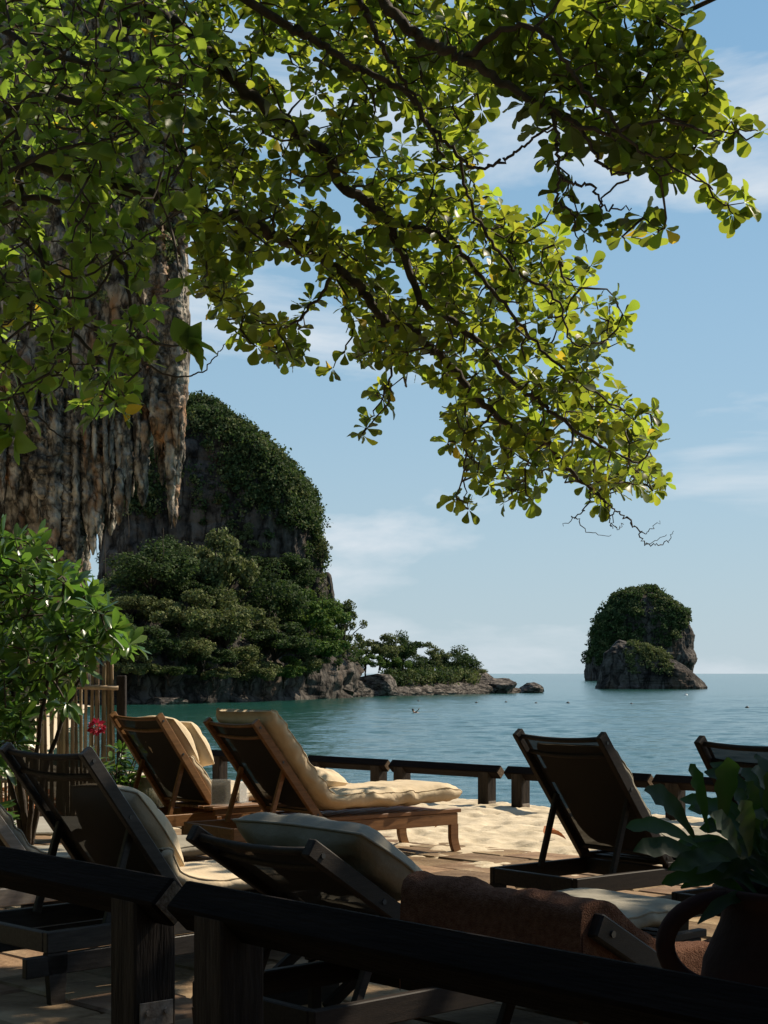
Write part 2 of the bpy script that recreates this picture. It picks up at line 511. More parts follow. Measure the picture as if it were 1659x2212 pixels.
tag(link('sky_blocking_hill', np_mesh('sky_blocking_hill', np.stack([X, Y, h], 1), grid_faces(na_, nr_), M_HILL)), kind='structure')

# terrace plan: u runs along the railing (down right), n towards the sea
RA0 = np.array([-0.877, 18.0]); RU = np.array([0.705, -0.709]); RN = np.array([0.709, 0.705])


def rail_xy(t, n=0.0): return RA0 + RU * t + RN * n


# sand bank beside the railing, trodden into small hollows
nu, nv = 520, 200
t = np.concatenate([np.linspace(-22, -6.2, 60), np.linspace(-6, 8.2, 460)]); n = np.linspace(-5.2, 0.75, nv)
T, Nn = np.meshgrid(t, n)
X = RA0[0] + RU[0] * T + RN[0] * Nn
Y = RA0[1] + RU[1] * T + RN[1] * Nn
p = np.stack([X.ravel(), Y.ravel(), np.zeros(X.size)], 1)
# sand thins out over the paving towards the camera
edge = np.clip((Nn.ravel() + 3.25 + 0.55 * vnoise(p * 0.9, 5)) / 0.9, -0.3, 1)
h = 0.036 * edge + 0.020 * fbm(p * 2.6, 3, 9) + 0.026 * fbm(p * 7, 3, 19) - 0.10 * np.clip(vnoise(p * 3.9, 33) - 0.3, 0, 1) - .05 * np.clip(vnoise(p * 8.3, 35) - .45, 0, 1) + .03 * np.clip(vnoise(p * 3.9 + .35, 33) - .3, 0, 1) - 0.006
drop = np.clip((Nn.ravel() - 0.3) / 0.45, 0, 1)
h = h - drop ** 1.5 * 2.4
left = np.clip((-X.ravel() - 2.2) / 1.2, 0, 1)
h = h + left * (0.03 - 0.0)
V = np.stack([X.ravel(), Y.ravel(), h], 1)
tag(link('sand', np_mesh('sand', V, grid_faces(nu, nv), M_SAND)), kind='structure')

# bedding under the paving and the beach running off to the cliffs on the left
V = np.array([[-14, 3.2, -0.05], [9, 1.5, -0.05], [9, 8.2, -0.05], [-14, 31.0, -0.05]])
tag(link('terrace_bedding', np_mesh('terrace_bedding', V, np.array([[0, 1, 2, 3]]), M_JOINT, False)), kind='structure')
nu, nv = 60, 60
gu = np.linspace(0, 1, nu); gv = np.linspace(0, 1, nv)
U_, V_ = np.meshgrid(gu, gv)
Yb = 14 + 190 * V_ ** 1.6
xr = -3.2 - 0.165 * (Yb - 14) - 2.0
Xb = xr - U_ * (30 + 0.4 * Yb)
p = np.stack([Xb.ravel(), Yb.ravel(), 0 * Xb.ravel()], 1)
zb = -0.35 - np.clip(1 - U_.ravel() / 0.14, 0, 1) * 2.0 + 0.12 * fbm(p * 0.3, 3, 3)
tag(link('beach', np_mesh('beach', np.stack([Xb.ravel(), Yb.ravel(), zb], 1), grid_faces(nu, nv), M_SAND)), kind='structure')

# stone paving: one slab per object, sharing a few meshes
pave = empty('paving')
tag(pave, kind='structure')
slab_meshes = []
for k in range(6):
    bm = bmesh.new(); bmesh.ops.create_cube(bm, size=1)
    for v in bm.verts:
        v.co = Vector((v.co.x * 0.585 + R.uniform(-.008, .008), v.co.y * 0.385 + R.uniform(-.008, .008), v.co.z * 0.07))
    bmesh.ops.bevel(bm, geom=[e for e in bm.edges], offset=0.012, segments=1, affect='EDGES')
    me = bpy.data.meshes.new('paving_slab'); bm.to_mesh(me); bm.free(); me.materials.append(M_STONE)
    slab_meshes.append(me)
ang = math.atan2(RU[1], RU[0])
cnt = 0
for j in range(-60, 0):
    for i in range(-40, 40):
        tt, n_ = i * 0.6 + (0.3 if j % 2 else 0), j * 0.4 + 0.2
        x, y = rail_xy(tt, n_)
        if n_ > -2.7 or y < 4.4 or abs(x) > 0.247 * y + 0.45: continue
        o = link('paving_slab', slab_meshes[R.randrange(6)], pave, (x, y, -0.030 + R.uniform(-.006, .006)),
                 (R.uniform(-.008, .008), R.uniform(-.008, .008), ang + R.uniform(-.008, .008)))
        cnt += 1
print('slabs', cnt)

# dark floor, roof and back wall, unseen, added to keep light off the foreground
NR0 = np.array([-0.566, 4.36]); NU = np.array([0.643, -0.766]); NN = np.array([-0.766, -0.643])
V = np.array([[-12, -8, -.012], [12, -8, -.012], [12, 1.2, -.012], [-12, 3.4, -.012]])
tag(link('unseen_dark_floor', np_mesh('unseen_dark_floor', V, np.array([[0, 1, 2, 3]]), M_OLD, False)), kind='structure')
pav = empty('unseen_pavilion', (0, -2, 0))
tag(pav, 'unseen thatched pavilion added over the viewpoint to shade the foreground', 'pavilion')
m = MB()
for (y0, y1, z0, z1) in ((1.3, -2.5, 2.95, 4.2), (-2.5, -6.3, 4.2, 2.75)):
    m.add([(-9, y0, z0), (9, y0, z0), (9, y1, z1), (-9, y1, z1), (-9, y0, z0 + .18), (9, y0, z0 + .18), (9, y1, z1 + .18), (-9, y1, z1 + .18)],
          [(0, 1, 2, 3), (7, 6, 5, 4), (0, 4, 5, 1), (1, 5, 6, 2), (2, 6, 7, 3), (3, 7, 4, 0)])
m.build('shade_roof', M_THATCH, pav, (0, 2, 0))
for x in (-6.5, -2.2, 2.2, 5.6):
    m = MB(); m.box((x, -5.8, 1.4), (.16, .16, 2.8), bev=.01); m.build('post', M_POST, pav, (0, 2, 0))
m = MB(); m.box((-.5, -6.2, 1.4), (13, .12, 2.8)); m.build('shade_back_wall', M_OLD, pav, (0, 2, 0))

# ------------------------------------------------------------------ low timber railings
def railing(a, u, t0, t1, ztop, zbase, label, post_ts, group, rail_mat, post_mat, diag=0.146, side=0.137, bracket=None):
    ang_ = math.atan2(u[1], u[0])
    mid = a + u * (t0 + t1) / 2
    root = empty('timber_railing', (mid[0], mid[1], zbase), ang_)
    tag(root, label, 'railing', group)
    hl = (t1 - t0) / 2
    zc = ztop - zbase - diag / 2
    m_ = MB(); m_.beam((-hl, 0, zc), (hl, 0, zc), diag / math.sqrt(2), diag / math.sqrt(2), bev=0.008, roll=PI / 4)
    beam_ = m_.build('top_beam', rail_mat, root)
    for s_ in (-1, 1):
        m_ = MB(); m_.beam((s_ * (hl - .001), 0, zc), (s_ * (hl + .004), 0, zc), diag / math.sqrt(2) - .018, diag / math.sqrt(2) - .018, bev=0, roll=PI / 4)
        m_.build('end_grain', M_GRAIN, beam_)
    for pt in post_ts:
        x_ = pt - (t0 + t1) / 2
        m_ = MB(); m_.box((x_, 0, zc / 2 - .01), (side, side, zc + .02), bev=0.006)
        ps = m_.build('post', post_mat, root)
        if bracket is not None:
            bz = bracket
            m_ = MB()
            m_.box((x_ + side / 2 + .004, 0, bz + .03), (.005, side * .8, .07), bev=.001)
            for s_ in (-.03, .03):
                m_.tube([(x_ + side / 2 + .005, s_, bz + .035), (x_ + side / 2 + .014, s_, bz + .035)], .009, 8)
            m_.build('foot_bracket', M_STEEL, ps)
    return root


GR = 'low timber railings along the sea edge'
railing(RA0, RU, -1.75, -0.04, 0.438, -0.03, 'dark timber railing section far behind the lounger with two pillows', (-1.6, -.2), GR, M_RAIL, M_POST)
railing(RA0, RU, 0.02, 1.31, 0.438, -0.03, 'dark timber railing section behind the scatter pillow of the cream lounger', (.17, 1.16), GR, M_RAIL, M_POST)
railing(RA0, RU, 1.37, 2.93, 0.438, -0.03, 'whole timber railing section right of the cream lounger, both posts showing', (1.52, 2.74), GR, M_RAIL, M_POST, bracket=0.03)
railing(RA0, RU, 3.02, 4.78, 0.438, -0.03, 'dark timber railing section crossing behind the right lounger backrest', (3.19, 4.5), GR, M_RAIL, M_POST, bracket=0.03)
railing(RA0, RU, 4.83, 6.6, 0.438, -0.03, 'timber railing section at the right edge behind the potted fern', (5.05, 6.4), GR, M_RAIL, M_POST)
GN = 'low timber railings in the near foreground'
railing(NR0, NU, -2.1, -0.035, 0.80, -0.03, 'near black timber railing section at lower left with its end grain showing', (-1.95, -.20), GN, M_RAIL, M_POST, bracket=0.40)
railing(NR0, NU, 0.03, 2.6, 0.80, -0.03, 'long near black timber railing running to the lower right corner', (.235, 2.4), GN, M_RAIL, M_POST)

# ------------------------------------------------------------------ sun loungers
LW, LB, ZF, LR, LF = 0.66, 0.891, 0.334, 0.732, 1.325


def rail_local(x0, z0, x1, z1, y, wy, wz, name, m_, root, bev=0.004):
    mb_ = MB(); mb_.beam((x0, y, z0), (x1, y, z1), wy, wz, bev=bev)
    return mb_.build(name, m_, root)


def lounger(X, Y, th, be, label, group, wood, sling=None, badge=False, stretcher=False, wheels=True):
    root = empty('sun_lounger', (X, Y, 0), th)
    tag(root, label, 'sun lounger', group)
    sling = sling or M_SLING
    hw = LW / 2
    rt = 0.034                                             # rail thickness
    for s_ in (1, -1):
        y = s_ * (hw - rt / 2)
        rail_local(-LR, ZF - .075, LF - .02, ZF - .075, y, rt, .09, 'side_rail', wood, root)
        rail_local(-.02, ZF - .013, LF + .01, ZF - .013, y, rt + .008, .030, 'top_rail', wood, root, .003)
        # foot leg: curved outwards like a sabre
        prof = []
        for k in range(9):
            q = k / 8
            prof.append((LF - .055 + .045 * max(0, (q - .45)) ** 1.6 * 2.2, (ZF - .115) * (1 - q)))
        vs, fs = [], []
        for (cx, cz) in prof:
            for (dx, dy) in ((-.036, -.5), (.036, -.5), (.036, .5), (-.036, .5)):
                vs.append((cx + dx, y + dy * (rt + .004), cz))
        for k in range(8):
            for j in range(4):
                fs.append((k * 4 + j, k * 4 + (j + 1) % 4, (k + 1) * 4 + (j + 1) % 4, (k + 1) * 4 + j))
        fs += [(0, 1, 2, 3), (35, 34, 33, 32)]
        MB().add(vs, fs).build('leg', wood, root)
        mb_ = MB()
        mb_.add([(-LR, y - rt / 2, ZF - .12), (-LR + .10, y - rt / 2, ZF - .12), (-LR + .085, y - rt / 2, 0), (-LR + .02, y - rt / 2, 0),
                 (-LR, y + rt / 2, ZF - .12), (-LR + .10, y + rt / 2, ZF - .12), (-LR + .085, y + rt / 2, 0), (-LR + .02, y + rt / 2, 0)],
                [(0, 1, 2, 3), (7, 6, 5, 4), (0, 4, 5, 1), (1, 5, 6, 2), (2, 6, 7, 3), (3, 7, 4, 0)])
        mb_.build('leg', wood, root)
        # backrest rail, from a little below the hinge to above the top bar
        cb, sb = math.cos(be), math.sin(be)
        x0, z0 = .03 * cb, ZF - .03 * sb
        x1, z1 = -LB * cb, ZF + LB * sb
        br = rail_local(x0, z0, x1, z1, y, rt + .004, .062, 'backrest_rail', wood, root, .005)
        for q in (.06, .40, .93):
            bx, bz = x1 + (x0 - x1) * q, z1 + (z0 - z1) * q
            mb_ = MB(); mb_.tube([(bx, y + s_ * rt * .45, bz), (bx, y + s_ * (rt / 2 + .006), bz)], .009, 8)
            mb_.build('bolt', M_BOLT, br)
        # prop leaning from the backrest down on to the base
        q = .50
        px_, pz_ = x1 * q, ZF + (z1 - ZF) * q
        if be > .3:
            rail_local(px_, pz_, px_ - .13 if px_ - .13 > -LR + .05 else -LR + .05, ZF - .05, y - s_ * .045, .026, .036, 'prop', wood, root)
        if wheels and s_ > 0:
            mb_ = MB(); mb_.tube([(-LR - .05, y + .02, .09), (-LR - .05, y + .06, .09)], .09, 20)
            wh = mb_.build('wheel', M_RUBBER, root)
            mb_ = MB(); mb_.tube([(-LR - .05, y + .01, .09), (-LR - .05, y + .07, .09)], .022, 12)
            mb_.build('hub', M_BOLT, wh)
        if stretcher:
            rail_local(-LR - .1, .165, .2, .165, y, rt, .085, 'stretcher', wood, root)
    for x_, nm in ((-LR + .017, 'rear_rail'), (LF - .03, 'foot_rail'), (.02, 'hinge_rail')):
        mb_ = MB(); mb_.box((x_, 0, ZF - .075), (.034, LW - 2 * rt - .004, .085), bev=.004); mb_.build(nm, wood, root)
    # seat slats
    k = 0
    x_ = .09
    while x_ < LF - .08:
        mb_ = MB(); mb_.box((x_, 0, ZF - .02), (.055, LW - 2 * rt - .012, .016), bev=.002); mb_.build('slat', wood, root)
        x_ += .082
    cb, sb = math.cos(be), math.sin(be)
    # top bar (bowed) and lower bar of the backrest, sling stretched between the rails
    for q, nm, bow in ((.965, 'top_bar', .02), (.845, 'head_bar', .022), (.06, 'lower_bar', 0)):
        pts = []
        for k in range(9):
            w_ = -1 + k / 4
            o_ = bow * (1 - w_ * w_)
            d_ = LB * q
            pts.append((-d_ * cb - o_ * sb * .6 + o_ * .4 * cb, w_ * (hw - rt - .004), ZF + d_ * sb - o_ * cb * .6 - o_ * .4 * sb))
        MB().tube(pts, .014, 8).build(nm, M_OLD if wood is not M_TEAK else wood, root, smooth=True)
    nu_, nv_ = 13, 21
    a_ = np.linspace(-1, 1, nu_); q_ = np.linspace(.04, .965, nv_)
    A2, Q2 = np.meshgrid(a_, q_)
    sag = .02 * (1 - A2 ** 2) * (.35 + .65 * Q2)
    d2 = LB * Q2
    Vx = -d2 * cb - sag * sb * .6
    Vz = ZF + d2 * sb - sag * cb * .6
    link('back_sling', np_mesh('back_sling', np.stack([Vx.ravel(), (A2 * (hw - rt - .006)).ravel(), Vz.ravel()], 1), grid_faces(nu_, nv_), sling), root)
    if badge:
        mb_ = MB(); mb_.lathe([(0.0, .004), (.016, .004), (.02, .001), (.02, -.004)], 20)
        bd = mb_.build('maker_badge', M_BADGE, root, (.27, -hw - .001, ZF - .082), (PI / 2, 0, 0))
        bd.scale = (1.15, .85, 1)
    return root


GL = 'sun loungers facing the sea'
D_ = math.radians
LOUNG = {
    'L1': (-1.521, 12.283, D_(43.0), D_(54.5)), 'L2': (-.660, 11.429, D_(38.5), D_(52.0)), 'L3': (1.355, 8.826, D_(39.4), D_(53.0)),
    'L4': (2.17, 7.86, D_(40.5), D_(53.0)), 'L5': (-1.104, 7.187, D_(45.4), D_(52.9)), 'L6': (.097, 5.671, D_(42.6), D_(33.2)),
    'L7': (-1.96, 8.12, D_(44), D_(52)), 'L8': (.86, 4.52, D_(43), D_(29))}
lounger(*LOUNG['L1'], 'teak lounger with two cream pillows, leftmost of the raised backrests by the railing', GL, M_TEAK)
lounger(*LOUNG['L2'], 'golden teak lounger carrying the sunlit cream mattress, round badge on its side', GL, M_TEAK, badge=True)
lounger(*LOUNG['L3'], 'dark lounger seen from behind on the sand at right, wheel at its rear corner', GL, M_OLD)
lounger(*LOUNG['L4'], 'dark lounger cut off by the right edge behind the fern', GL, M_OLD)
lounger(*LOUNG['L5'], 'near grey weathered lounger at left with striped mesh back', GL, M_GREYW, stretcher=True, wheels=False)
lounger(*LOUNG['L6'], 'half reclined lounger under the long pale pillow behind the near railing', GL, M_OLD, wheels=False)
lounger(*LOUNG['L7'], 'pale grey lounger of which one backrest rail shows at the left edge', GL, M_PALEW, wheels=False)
lounger(*LOUNG['L8'], 'half reclined lounger hidden under the brown towel', GL, M_OLD, wheels=False)


# ------------------------------------------------------------------ cushions
def mattress(name, L_, th, width, label, group, mt, top=.93, foot=LF + .02, lift=.012, seed=0, start=None, wr=.012):
    """Soft mattress swept from the top of a backrest, over the hinge, to the foot."""
    X, Y, thz, be = L_
    cb, sb = math.cos(be), math.sin(be)
    pts = []
    off = th / 2 + lift
    if start is None:
        for d in np.linspace(LB * top, .12, 26): pts.append((-d * cb + off * sb, ZF + d * sb + off * cb))
    x_s = .10 if start is None else start
    for x_ in np.linspace(x_s, foot, 40): pts.append((x_, ZF + off + .004))
    pts = np.array(pts)
    for _ in range(4):
        pts[1:-1] = .25 * pts[:-2] + .5 * pts[1:-1] + .25 * pts[2:]
    n_ = len(pts); m_ = 36
    tan = np.gradient(pts, axis=0); tan /= np.linalg.norm(tan, axis=1)[:, None]
    nor = np.stack([-tan[:, 1], tan[:, 0]], 1)
    nor[nor[:, 1] < -.2] *= -1
    a = np.linspace(0, 2 * PI, m_, endpoint=False)
    ca, sa = np.cos(a), np.sin(a)
    ex = .42
    cx = np.sign(ca) * np.abs(ca) ** ex * width / 2
    cz = np.sign(sa) * np.abs(sa) ** .75 * th / 2
    V_ = []
    for i in range(n_):
        e_ = min(i, n_ - 1 - i) / 3.0
        k = min(1.0, math.sqrt(max(0.02, min(1, e_ * (2 - e_) if e_ < 1 else 1))))
        kw = .93 + .07 * k
        for j in range(m_):
            V_.append((pts[i, 0] + nor[i, 0] * cz[j] * k, cx[j] * kw, pts[i, 1] + nor[i, 1] * cz[j] * k))
    V_ = np.array(V_)
    # creases: across the fold of the hinge and pulling along the piped edges
    w1 = fbm(np.stack([V_[:, 0] * 5.5 + seed, V_[:, 1] * 5.0, V_[:, 2] * 5.5], 1), 3, 41 + seed, ridge=True)
    w2 = fbm(np.stack([V_[:, 0] * 17, V_[:, 1] * 9 + seed, V_[:, 2] * 17], 1), 2, 51 + seed)
    nn = np.repeat(nor, m_, 0)
    side = np.abs(V_[:, 1]) / (width / 2)
    dsp = wr * w1 * (.7 + .9 * side ** 3) + wr * .5 * w2
    V_[:, 0] += nn[:, 0] * dsp * .9
    V_[:, 2] += nn[:, 1] * dsp * .9
    V_[:, 1] += np.sign(V_[:, 1]) * side ** 4 * dsp * 1.2
    Fc = [grid_faces(m_, n_, True)]
    caps = np.array([[0, j, j + 1] for j in range(1, m_ - 1)] + [[(n_ - 1) * m_, (n_ - 1) * m_ + j + 1, (n_ - 1) * m_ + j] for j in range(1, m_ - 1)])
    o = link(name, np_mesh(name, V_, [Fc[0], caps], mt), None, (X, Y, 0), (0, 0, thz))
    tag(o, label, 'cushion', group)
    # piping along the upper edge of both sides
    for s_ in (-1, 1):
        jj = int(np.argmin(np.abs(a - (PI * .12 if s_ > 0 else PI * .88))))
        MB().tube([tuple(V_[i * m_ + jj] + np.array([nn[i * m_][0], 0, nn[i * m_][1]]) * .003) for i in range(0, n_)], .0055, 5).build('piping', mt, o, smooth=True)
    return o


def pillow(name, L_, local, size, rot, label, group, mt, seed=0, puff=1.0):
    """Pillow with pinched corners and a seam; local = position in the lounger frame."""
    X, Y, thz, _ = L_
    n_ = 34
    g = np.linspace(-1, 1, n_)
    U, W = np.meshgrid(g, g)
    base = np.clip((1 - np.abs(U) ** 2.6) * (1 - np.abs(W) ** 2.6), 0, 1) ** .52
    pin = 1 - .15 * (np.abs(U) * np.abs(W)) ** 1.5
    sx = 1 - .06 * (1 - np.abs(U) ** 2) * np.abs(W) ** 3
    sy = 1 - .06 * (1 - np.abs(W) ** 2) * np.abs(U) ** 3
    px_, py_ = U * size[0] / 2 * sy * pin, W * size[1] / 2 * sx * pin
    pp = np.stack([px_.ravel() * 7 + seed, py_.ravel() * 7, np.zeros(U.size) + seed], 1)
    wr = .26 * fbm(pp, 3, 60 + seed, ridge=True) + .1 * fbm(pp * .4, 2, 70 + seed)
    zt = (base.ravel() * (1 + wr)) * size[2] / 2 * puff
    zb_ = -(base.ravel() * (1 - wr)) * size[2] / 2 * puff
    V_ = np.concatenate([np.stack([px_.ravel(), py_.ravel(), zt], 1), np.stack([px_.ravel(), py_.ravel(), zb_], 1)])
    # the pillow slumps a little under its weight
    V_[:, 2] += -.05 * (V_[:, 0] / size[0]) ** 2 * size[2]
    f1 = grid_faces(n_, n_)
    f2 = f1[:, ::-1] + n_ * n_
    o = link(name, np_mesh(name, V_, [f1, f2], mt), None)
    M4 = Matrix.Translation((X, Y, 0)) @ Matrix.Rotation(thz, 4, 'Z') @ Matrix.Translation(local) @ Matrix(rot.to_4x4() if hasattr(rot, 'to_4x4') else rot)
    o.matrix_world = M4
    tag(o, label, 'pillow', group)
    rim = [k for k in range(n_)] + [r_ * n_ + n_ - 1 for r_ in range(1, n_)] + [(n_ - 1) * n_ + k for k in range(n_ - 2, -1, -1)] + [r_ * n_ for r_ in range(n_ - 2, -1, -1)]
    MB().tube([tuple(V_[i]) for i in rim], .006, 5).build('seam', mt, o, smooth=True)
    return o


def rot_on_back(be, tilt=0.0):
    """Pillow plane lying on a backrest: pillow x across the lounger, y up the backrest."""
    cb, sb = math.cos(be), math.sin(be)
    x = Vector((0, -1, 0)); y = Vector((-cb, 0, sb)); z = x.cross(y)
    return Matrix((x, y, z)).transposed() @ Matrix.Rotation(tilt, 3, 'Z')


def on_back(be, d, off, y=0.0):
    cb, sb = math.cos(be), math.sin(be)
    return (-d * cb + off * sb, y, ZF + d * sb + off * cb)


GC = 'lounger mattresses'; GP = 'pillows on the loungers'
b2 = LOUNG['L2'][3]
mattress('mattress', LOUNG['L2'], .15, .70, 'thick wrinkled cream mattress glowing in the sun on the golden lounger', GC, M_CREAM, top=.99, seed=3, wr=.02, lift=.035)
mattress('mattress', LOUNG['L1'], .10, .60, 'cream mattress on the lounger beside the menu stand', GC, M_CREAM, top=.5, seed=5)
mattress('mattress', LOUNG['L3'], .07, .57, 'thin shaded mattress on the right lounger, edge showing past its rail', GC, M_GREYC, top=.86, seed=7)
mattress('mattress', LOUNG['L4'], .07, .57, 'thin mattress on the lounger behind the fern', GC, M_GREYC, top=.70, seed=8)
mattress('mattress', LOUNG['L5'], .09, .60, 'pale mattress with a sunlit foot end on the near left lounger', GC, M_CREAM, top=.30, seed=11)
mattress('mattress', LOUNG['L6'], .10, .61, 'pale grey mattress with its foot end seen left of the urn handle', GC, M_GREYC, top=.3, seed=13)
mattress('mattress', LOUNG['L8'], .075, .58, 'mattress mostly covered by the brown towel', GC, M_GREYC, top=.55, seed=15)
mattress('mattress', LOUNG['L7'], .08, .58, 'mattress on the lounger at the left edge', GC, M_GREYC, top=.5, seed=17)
b1 = LOUNG['L1'][3]
pillow('pillow', LOUNG['L1'], on_back(b1, .55, .12), (.60, .48, .21), rot_on_back(b1), 'cream pillow against the leftmost teak backrest, touching the mesh', GP, M_CREAM, 1)
pillow('pillow', LOUNG['L1'], on_back(b1, .42, .24), (.56, .44, .20), rot_on_back(b1 + .05, .06), 'front one of the two cream pillows on the leftmost teak backrest', GP, M_CREAM, 2)
pillow('pillow', LOUNG['L2'], (.26, .13, ZF + .235), (.42, .48, .17), Matrix.Rotation(.35, 3, 'Z') @ Matrix.Rotation(.12, 3, 'Y'), 'beige scatter pillow lying on the sunlit mattress', GP, M_CREAM, 3)
b5 = LOUNG['L5'][3]
pillow('pillow', LOUNG['L5'], on_back(b5, .33, .13), (.60, .50, .20), rot_on_back(b5), 'shaded pillow with a sunlit creased edge on the near left lounger', GP, M_CREAM, 4)
b6 = LOUNG['L6'][3]
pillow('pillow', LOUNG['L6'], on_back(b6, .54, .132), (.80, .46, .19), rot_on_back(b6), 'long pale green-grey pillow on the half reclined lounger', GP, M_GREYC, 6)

# ------------------------------------------------------------------ brown towel over the reclined backrest
def towel():
    X, Y, thz, be = LOUNG['L8']
    cb, sb = math.cos(be), math.sin(be)
    # profile over the backrest top, down the mattress and along the seat
    prof = []
    for d in np.linspace(.0, .16, 10): prof.append((-LB * 1.02 * cb - .03 + .02 * d, ZF + LB * sb + .03 - d))
    prof = prof[::-1]
    for d in np.linspace(LB * 1.0, .18, 30): o_ = .045 + .09 * min(1, max(0, (LB * .75 - d) / .3)); prof.append((-d * cb + o_ * sb, ZF + d * sb + o_ * cb))
    for x_ in np.linspace(.08, .80, 22): prof.append((x_, ZF + .135))
    prof = np.array(prof)
    for _ in range(3): prof[1:-1] = .25 * prof[:-2] + .5 * prof[1:-1] + .25 * prof[2:]
    nv_ = len(prof); nu_ = 64
    w = np.linspace(-1, 1, nu_)
    V_ = []
    for i in range(nv_):
        for k in range(nu_):
            y = w[k] * .46
            z = prof[i, 1]
            over = max(0, abs(y) - .315)
            yy = math.copysign(min(abs(y), .315 + .03 * over), y)
            V_.append((prof[i, 0], yy, z - over * .95))
    V_ = np.array(V_)
    P_ = np.stack([V_[:, 0] * 5, V_[:, 1] * 5, V_[:, 2] * 2], 1)
    fold = fbm(P_, 3, 88, ridge=True)
    big = fbm(P_ * .45, 2, 90)
    V_[:, 2] += .024 * fold + .05 * np.clip(big, -.45, .8)
    V_[:, 1] += .02 * fbm(P_ * .8, 2, 93)
    V_[:, 0] += .012 * fbm(P_ * 1.1, 2, 95)
    me = np_mesh('towel', V_, grid_faces(nu_, nv_), M_TOWEL)
    o = link('towel', me, None, (X, Y, 0), (0, 0, thz))
    s = o.modifiers.new('thickness', 'SOLIDIFY'); s.thickness = .009; s.offset = 1
    tag(o, 'brown terry towel draped over a reclined lounger behind the near railing', 'towel')
    i0 = nu_ - 1
    MB().tube([tuple(V_[i * nu_]) for i in range(12, nv_)], .006, 5).build('hem', M_TOWEL, o, smooth=True)
    MB().tube([tuple(V_[i * nu_ + i0]) for i in range(12, nv_)], .006, 5).build('hem', M_TOWEL, o, smooth=True)


towel()


# ------------------------------------------------------------------ side tables
def side_table(loc, rz, size, hgt, label, wood):
    root = empty('side_table', (loc[0], loc[1], 0), rz)
    tag(root, label, 'side table', 'slatted side tables between the loungers')
    n_ = 8
    for k in range(n_):
        y = (-.5 + (k + .5) / n_) * size
        mb_ = MB(); mb_.box((0, y, hgt - .01), (size, size / n_ - .008, .02), bev=.003); mb_.build('slat', wood, root)
    for s_ in (-1, 1):
        y = s_ * (size / 2 - .03)
        mb_ = MB(); mb_.box((0, y, hgt - .045), (size - .06, .03, .05), bev=.004); mb_.build('apron', wood, root)
        mb_ = MB(); mb_.box((0, y, .05), (size + .08, .034, .09), bev=.004); mb_.build('runner', wood, root)
        mb_ = MB(); mb_.box((-size * .36, y, hgt / 2 + .01), (.045, .032, hgt - .17), bev=.003); mb_.build('leg', wood, root)
        mb_ = MB(); mb_.beam((-size * .25, y, .095), (size * .36, y, hgt - .07), .03, .045); mb_.build('leg', wood, root)
    return root


side_table((-1.27, 12.15), D_(42), .50, .36, 'slatted side table holding the menu stand between the two teak loungers', M_TEAK)
side_table((-1.66, 8.85), D_(44), .52, .34, 'weathered side table top at the left edge beyond the near lounger', M_GREYW)
side_table((-.27, 6.2), D_(41), .50, .36, 'low side table whose runner and crossed legs show under the near railing', M_OLD)

# acrylic menu stands
def menu(loc, rz, w, h_, label):
    root = empty('menu_stand', loc, rz)
    tag(root, label, 'menu stand', 'acrylic menu stands')
    mb_ = MB()
    for s_ in (-1, 1): mb_.box((0, s_ * .012, h_ / 2 + .008), (w, .003, h_), bev=.0006)
    mb_.build('clear_sleeve', M_ACRYL, root)
    mb_ = MB(); mb_.box((0, 0, h_ / 2 + .006), (w - .012, .001, h_ - .018)); mb_.build('printed_sheet', M_PAPER, root)
    mb_ = MB(); mb_.box((0, 0, .003), (w + .02, .075, .006), bev=.001); mb_.build('foot', M_ACRYL, root)


menu((-1.24, 11.92, .361), D_(8), .15, .195, 'clear acrylic menu stand with a printed sheet, nearest on the table')
menu((-1.10, 12.2, .361), D_(60), .12, .16, 'smaller clear stand just behind the printed menu')

# ------------------------------------------------------------------ plants: leaf templates and builders
def leaf_template(kind, seg=5, fold=.22, curl=.18, wave=0.0):
    """Leaf from base (0,0,0) along +x, unit length; two rows of quads beside the midrib."""
    t = np.linspace(0, 1, seg + 1)
    if kind == 'obovate':
        t = np.array([0, .22, .44, .64, .80, .92, 1.0]); w = np.array([.02, .085, .19, .29, .325, .26, .09])
    elif kind == 'heart': w = np.interp(t, [0, .08, .25, .5, .75, .92, 1], [.12, .30, .39, .36, .22, .08, .01])
    elif kind == 'strap': w = np.interp(t, [0, .15, .45, .7, .9, 1], [.02, .07, .13, .155, .12, .03])
    elif kind == 'oblong': w = np.interp(t, [0, .1, .3, .6, .85, 1], [.02, .05, .12, .185, .15, .02])
    else: w = np.interp(t, [0, .3, .6, 1], [.05, .25, .25, .02])
    V_ = []
    for i, q in enumerate(t):
        dz = -curl * q * q
        wv = wave * (1 if i % 2 else -1)
        V_ += [(q, -w[i], dz + fold * w[i] + wv), (q, 0, dz), (q, w[i], dz + fold * w[i] - wv)]
    F_ = []
    for i in range(seg):
        a = i * 3
        F_ += [(a, a + 3, a + 4, a + 1), (a + 1, a + 4, a + 5, a + 2)]
    return np.array(V_), np.array(F_)


def frames(dirs, ups):
    x = dirs / np.linalg.norm(dirs, axis=1)[:, None]
    z = ups - x * (ups * x).sum(1)[:, None]
    nz = np.linalg.norm(z, axis=1)
    bad = nz < 1e-4
    z[bad] = np.array([0.3, .9, .1]) - x[bad] * (x[bad] @ np.array([.3, .9, .1]))[:, None]
    z /= np.linalg.norm(z, axis=1)[:, None]
    y = np.cross(z, x)
    return np.stack([x, y, z], 2)


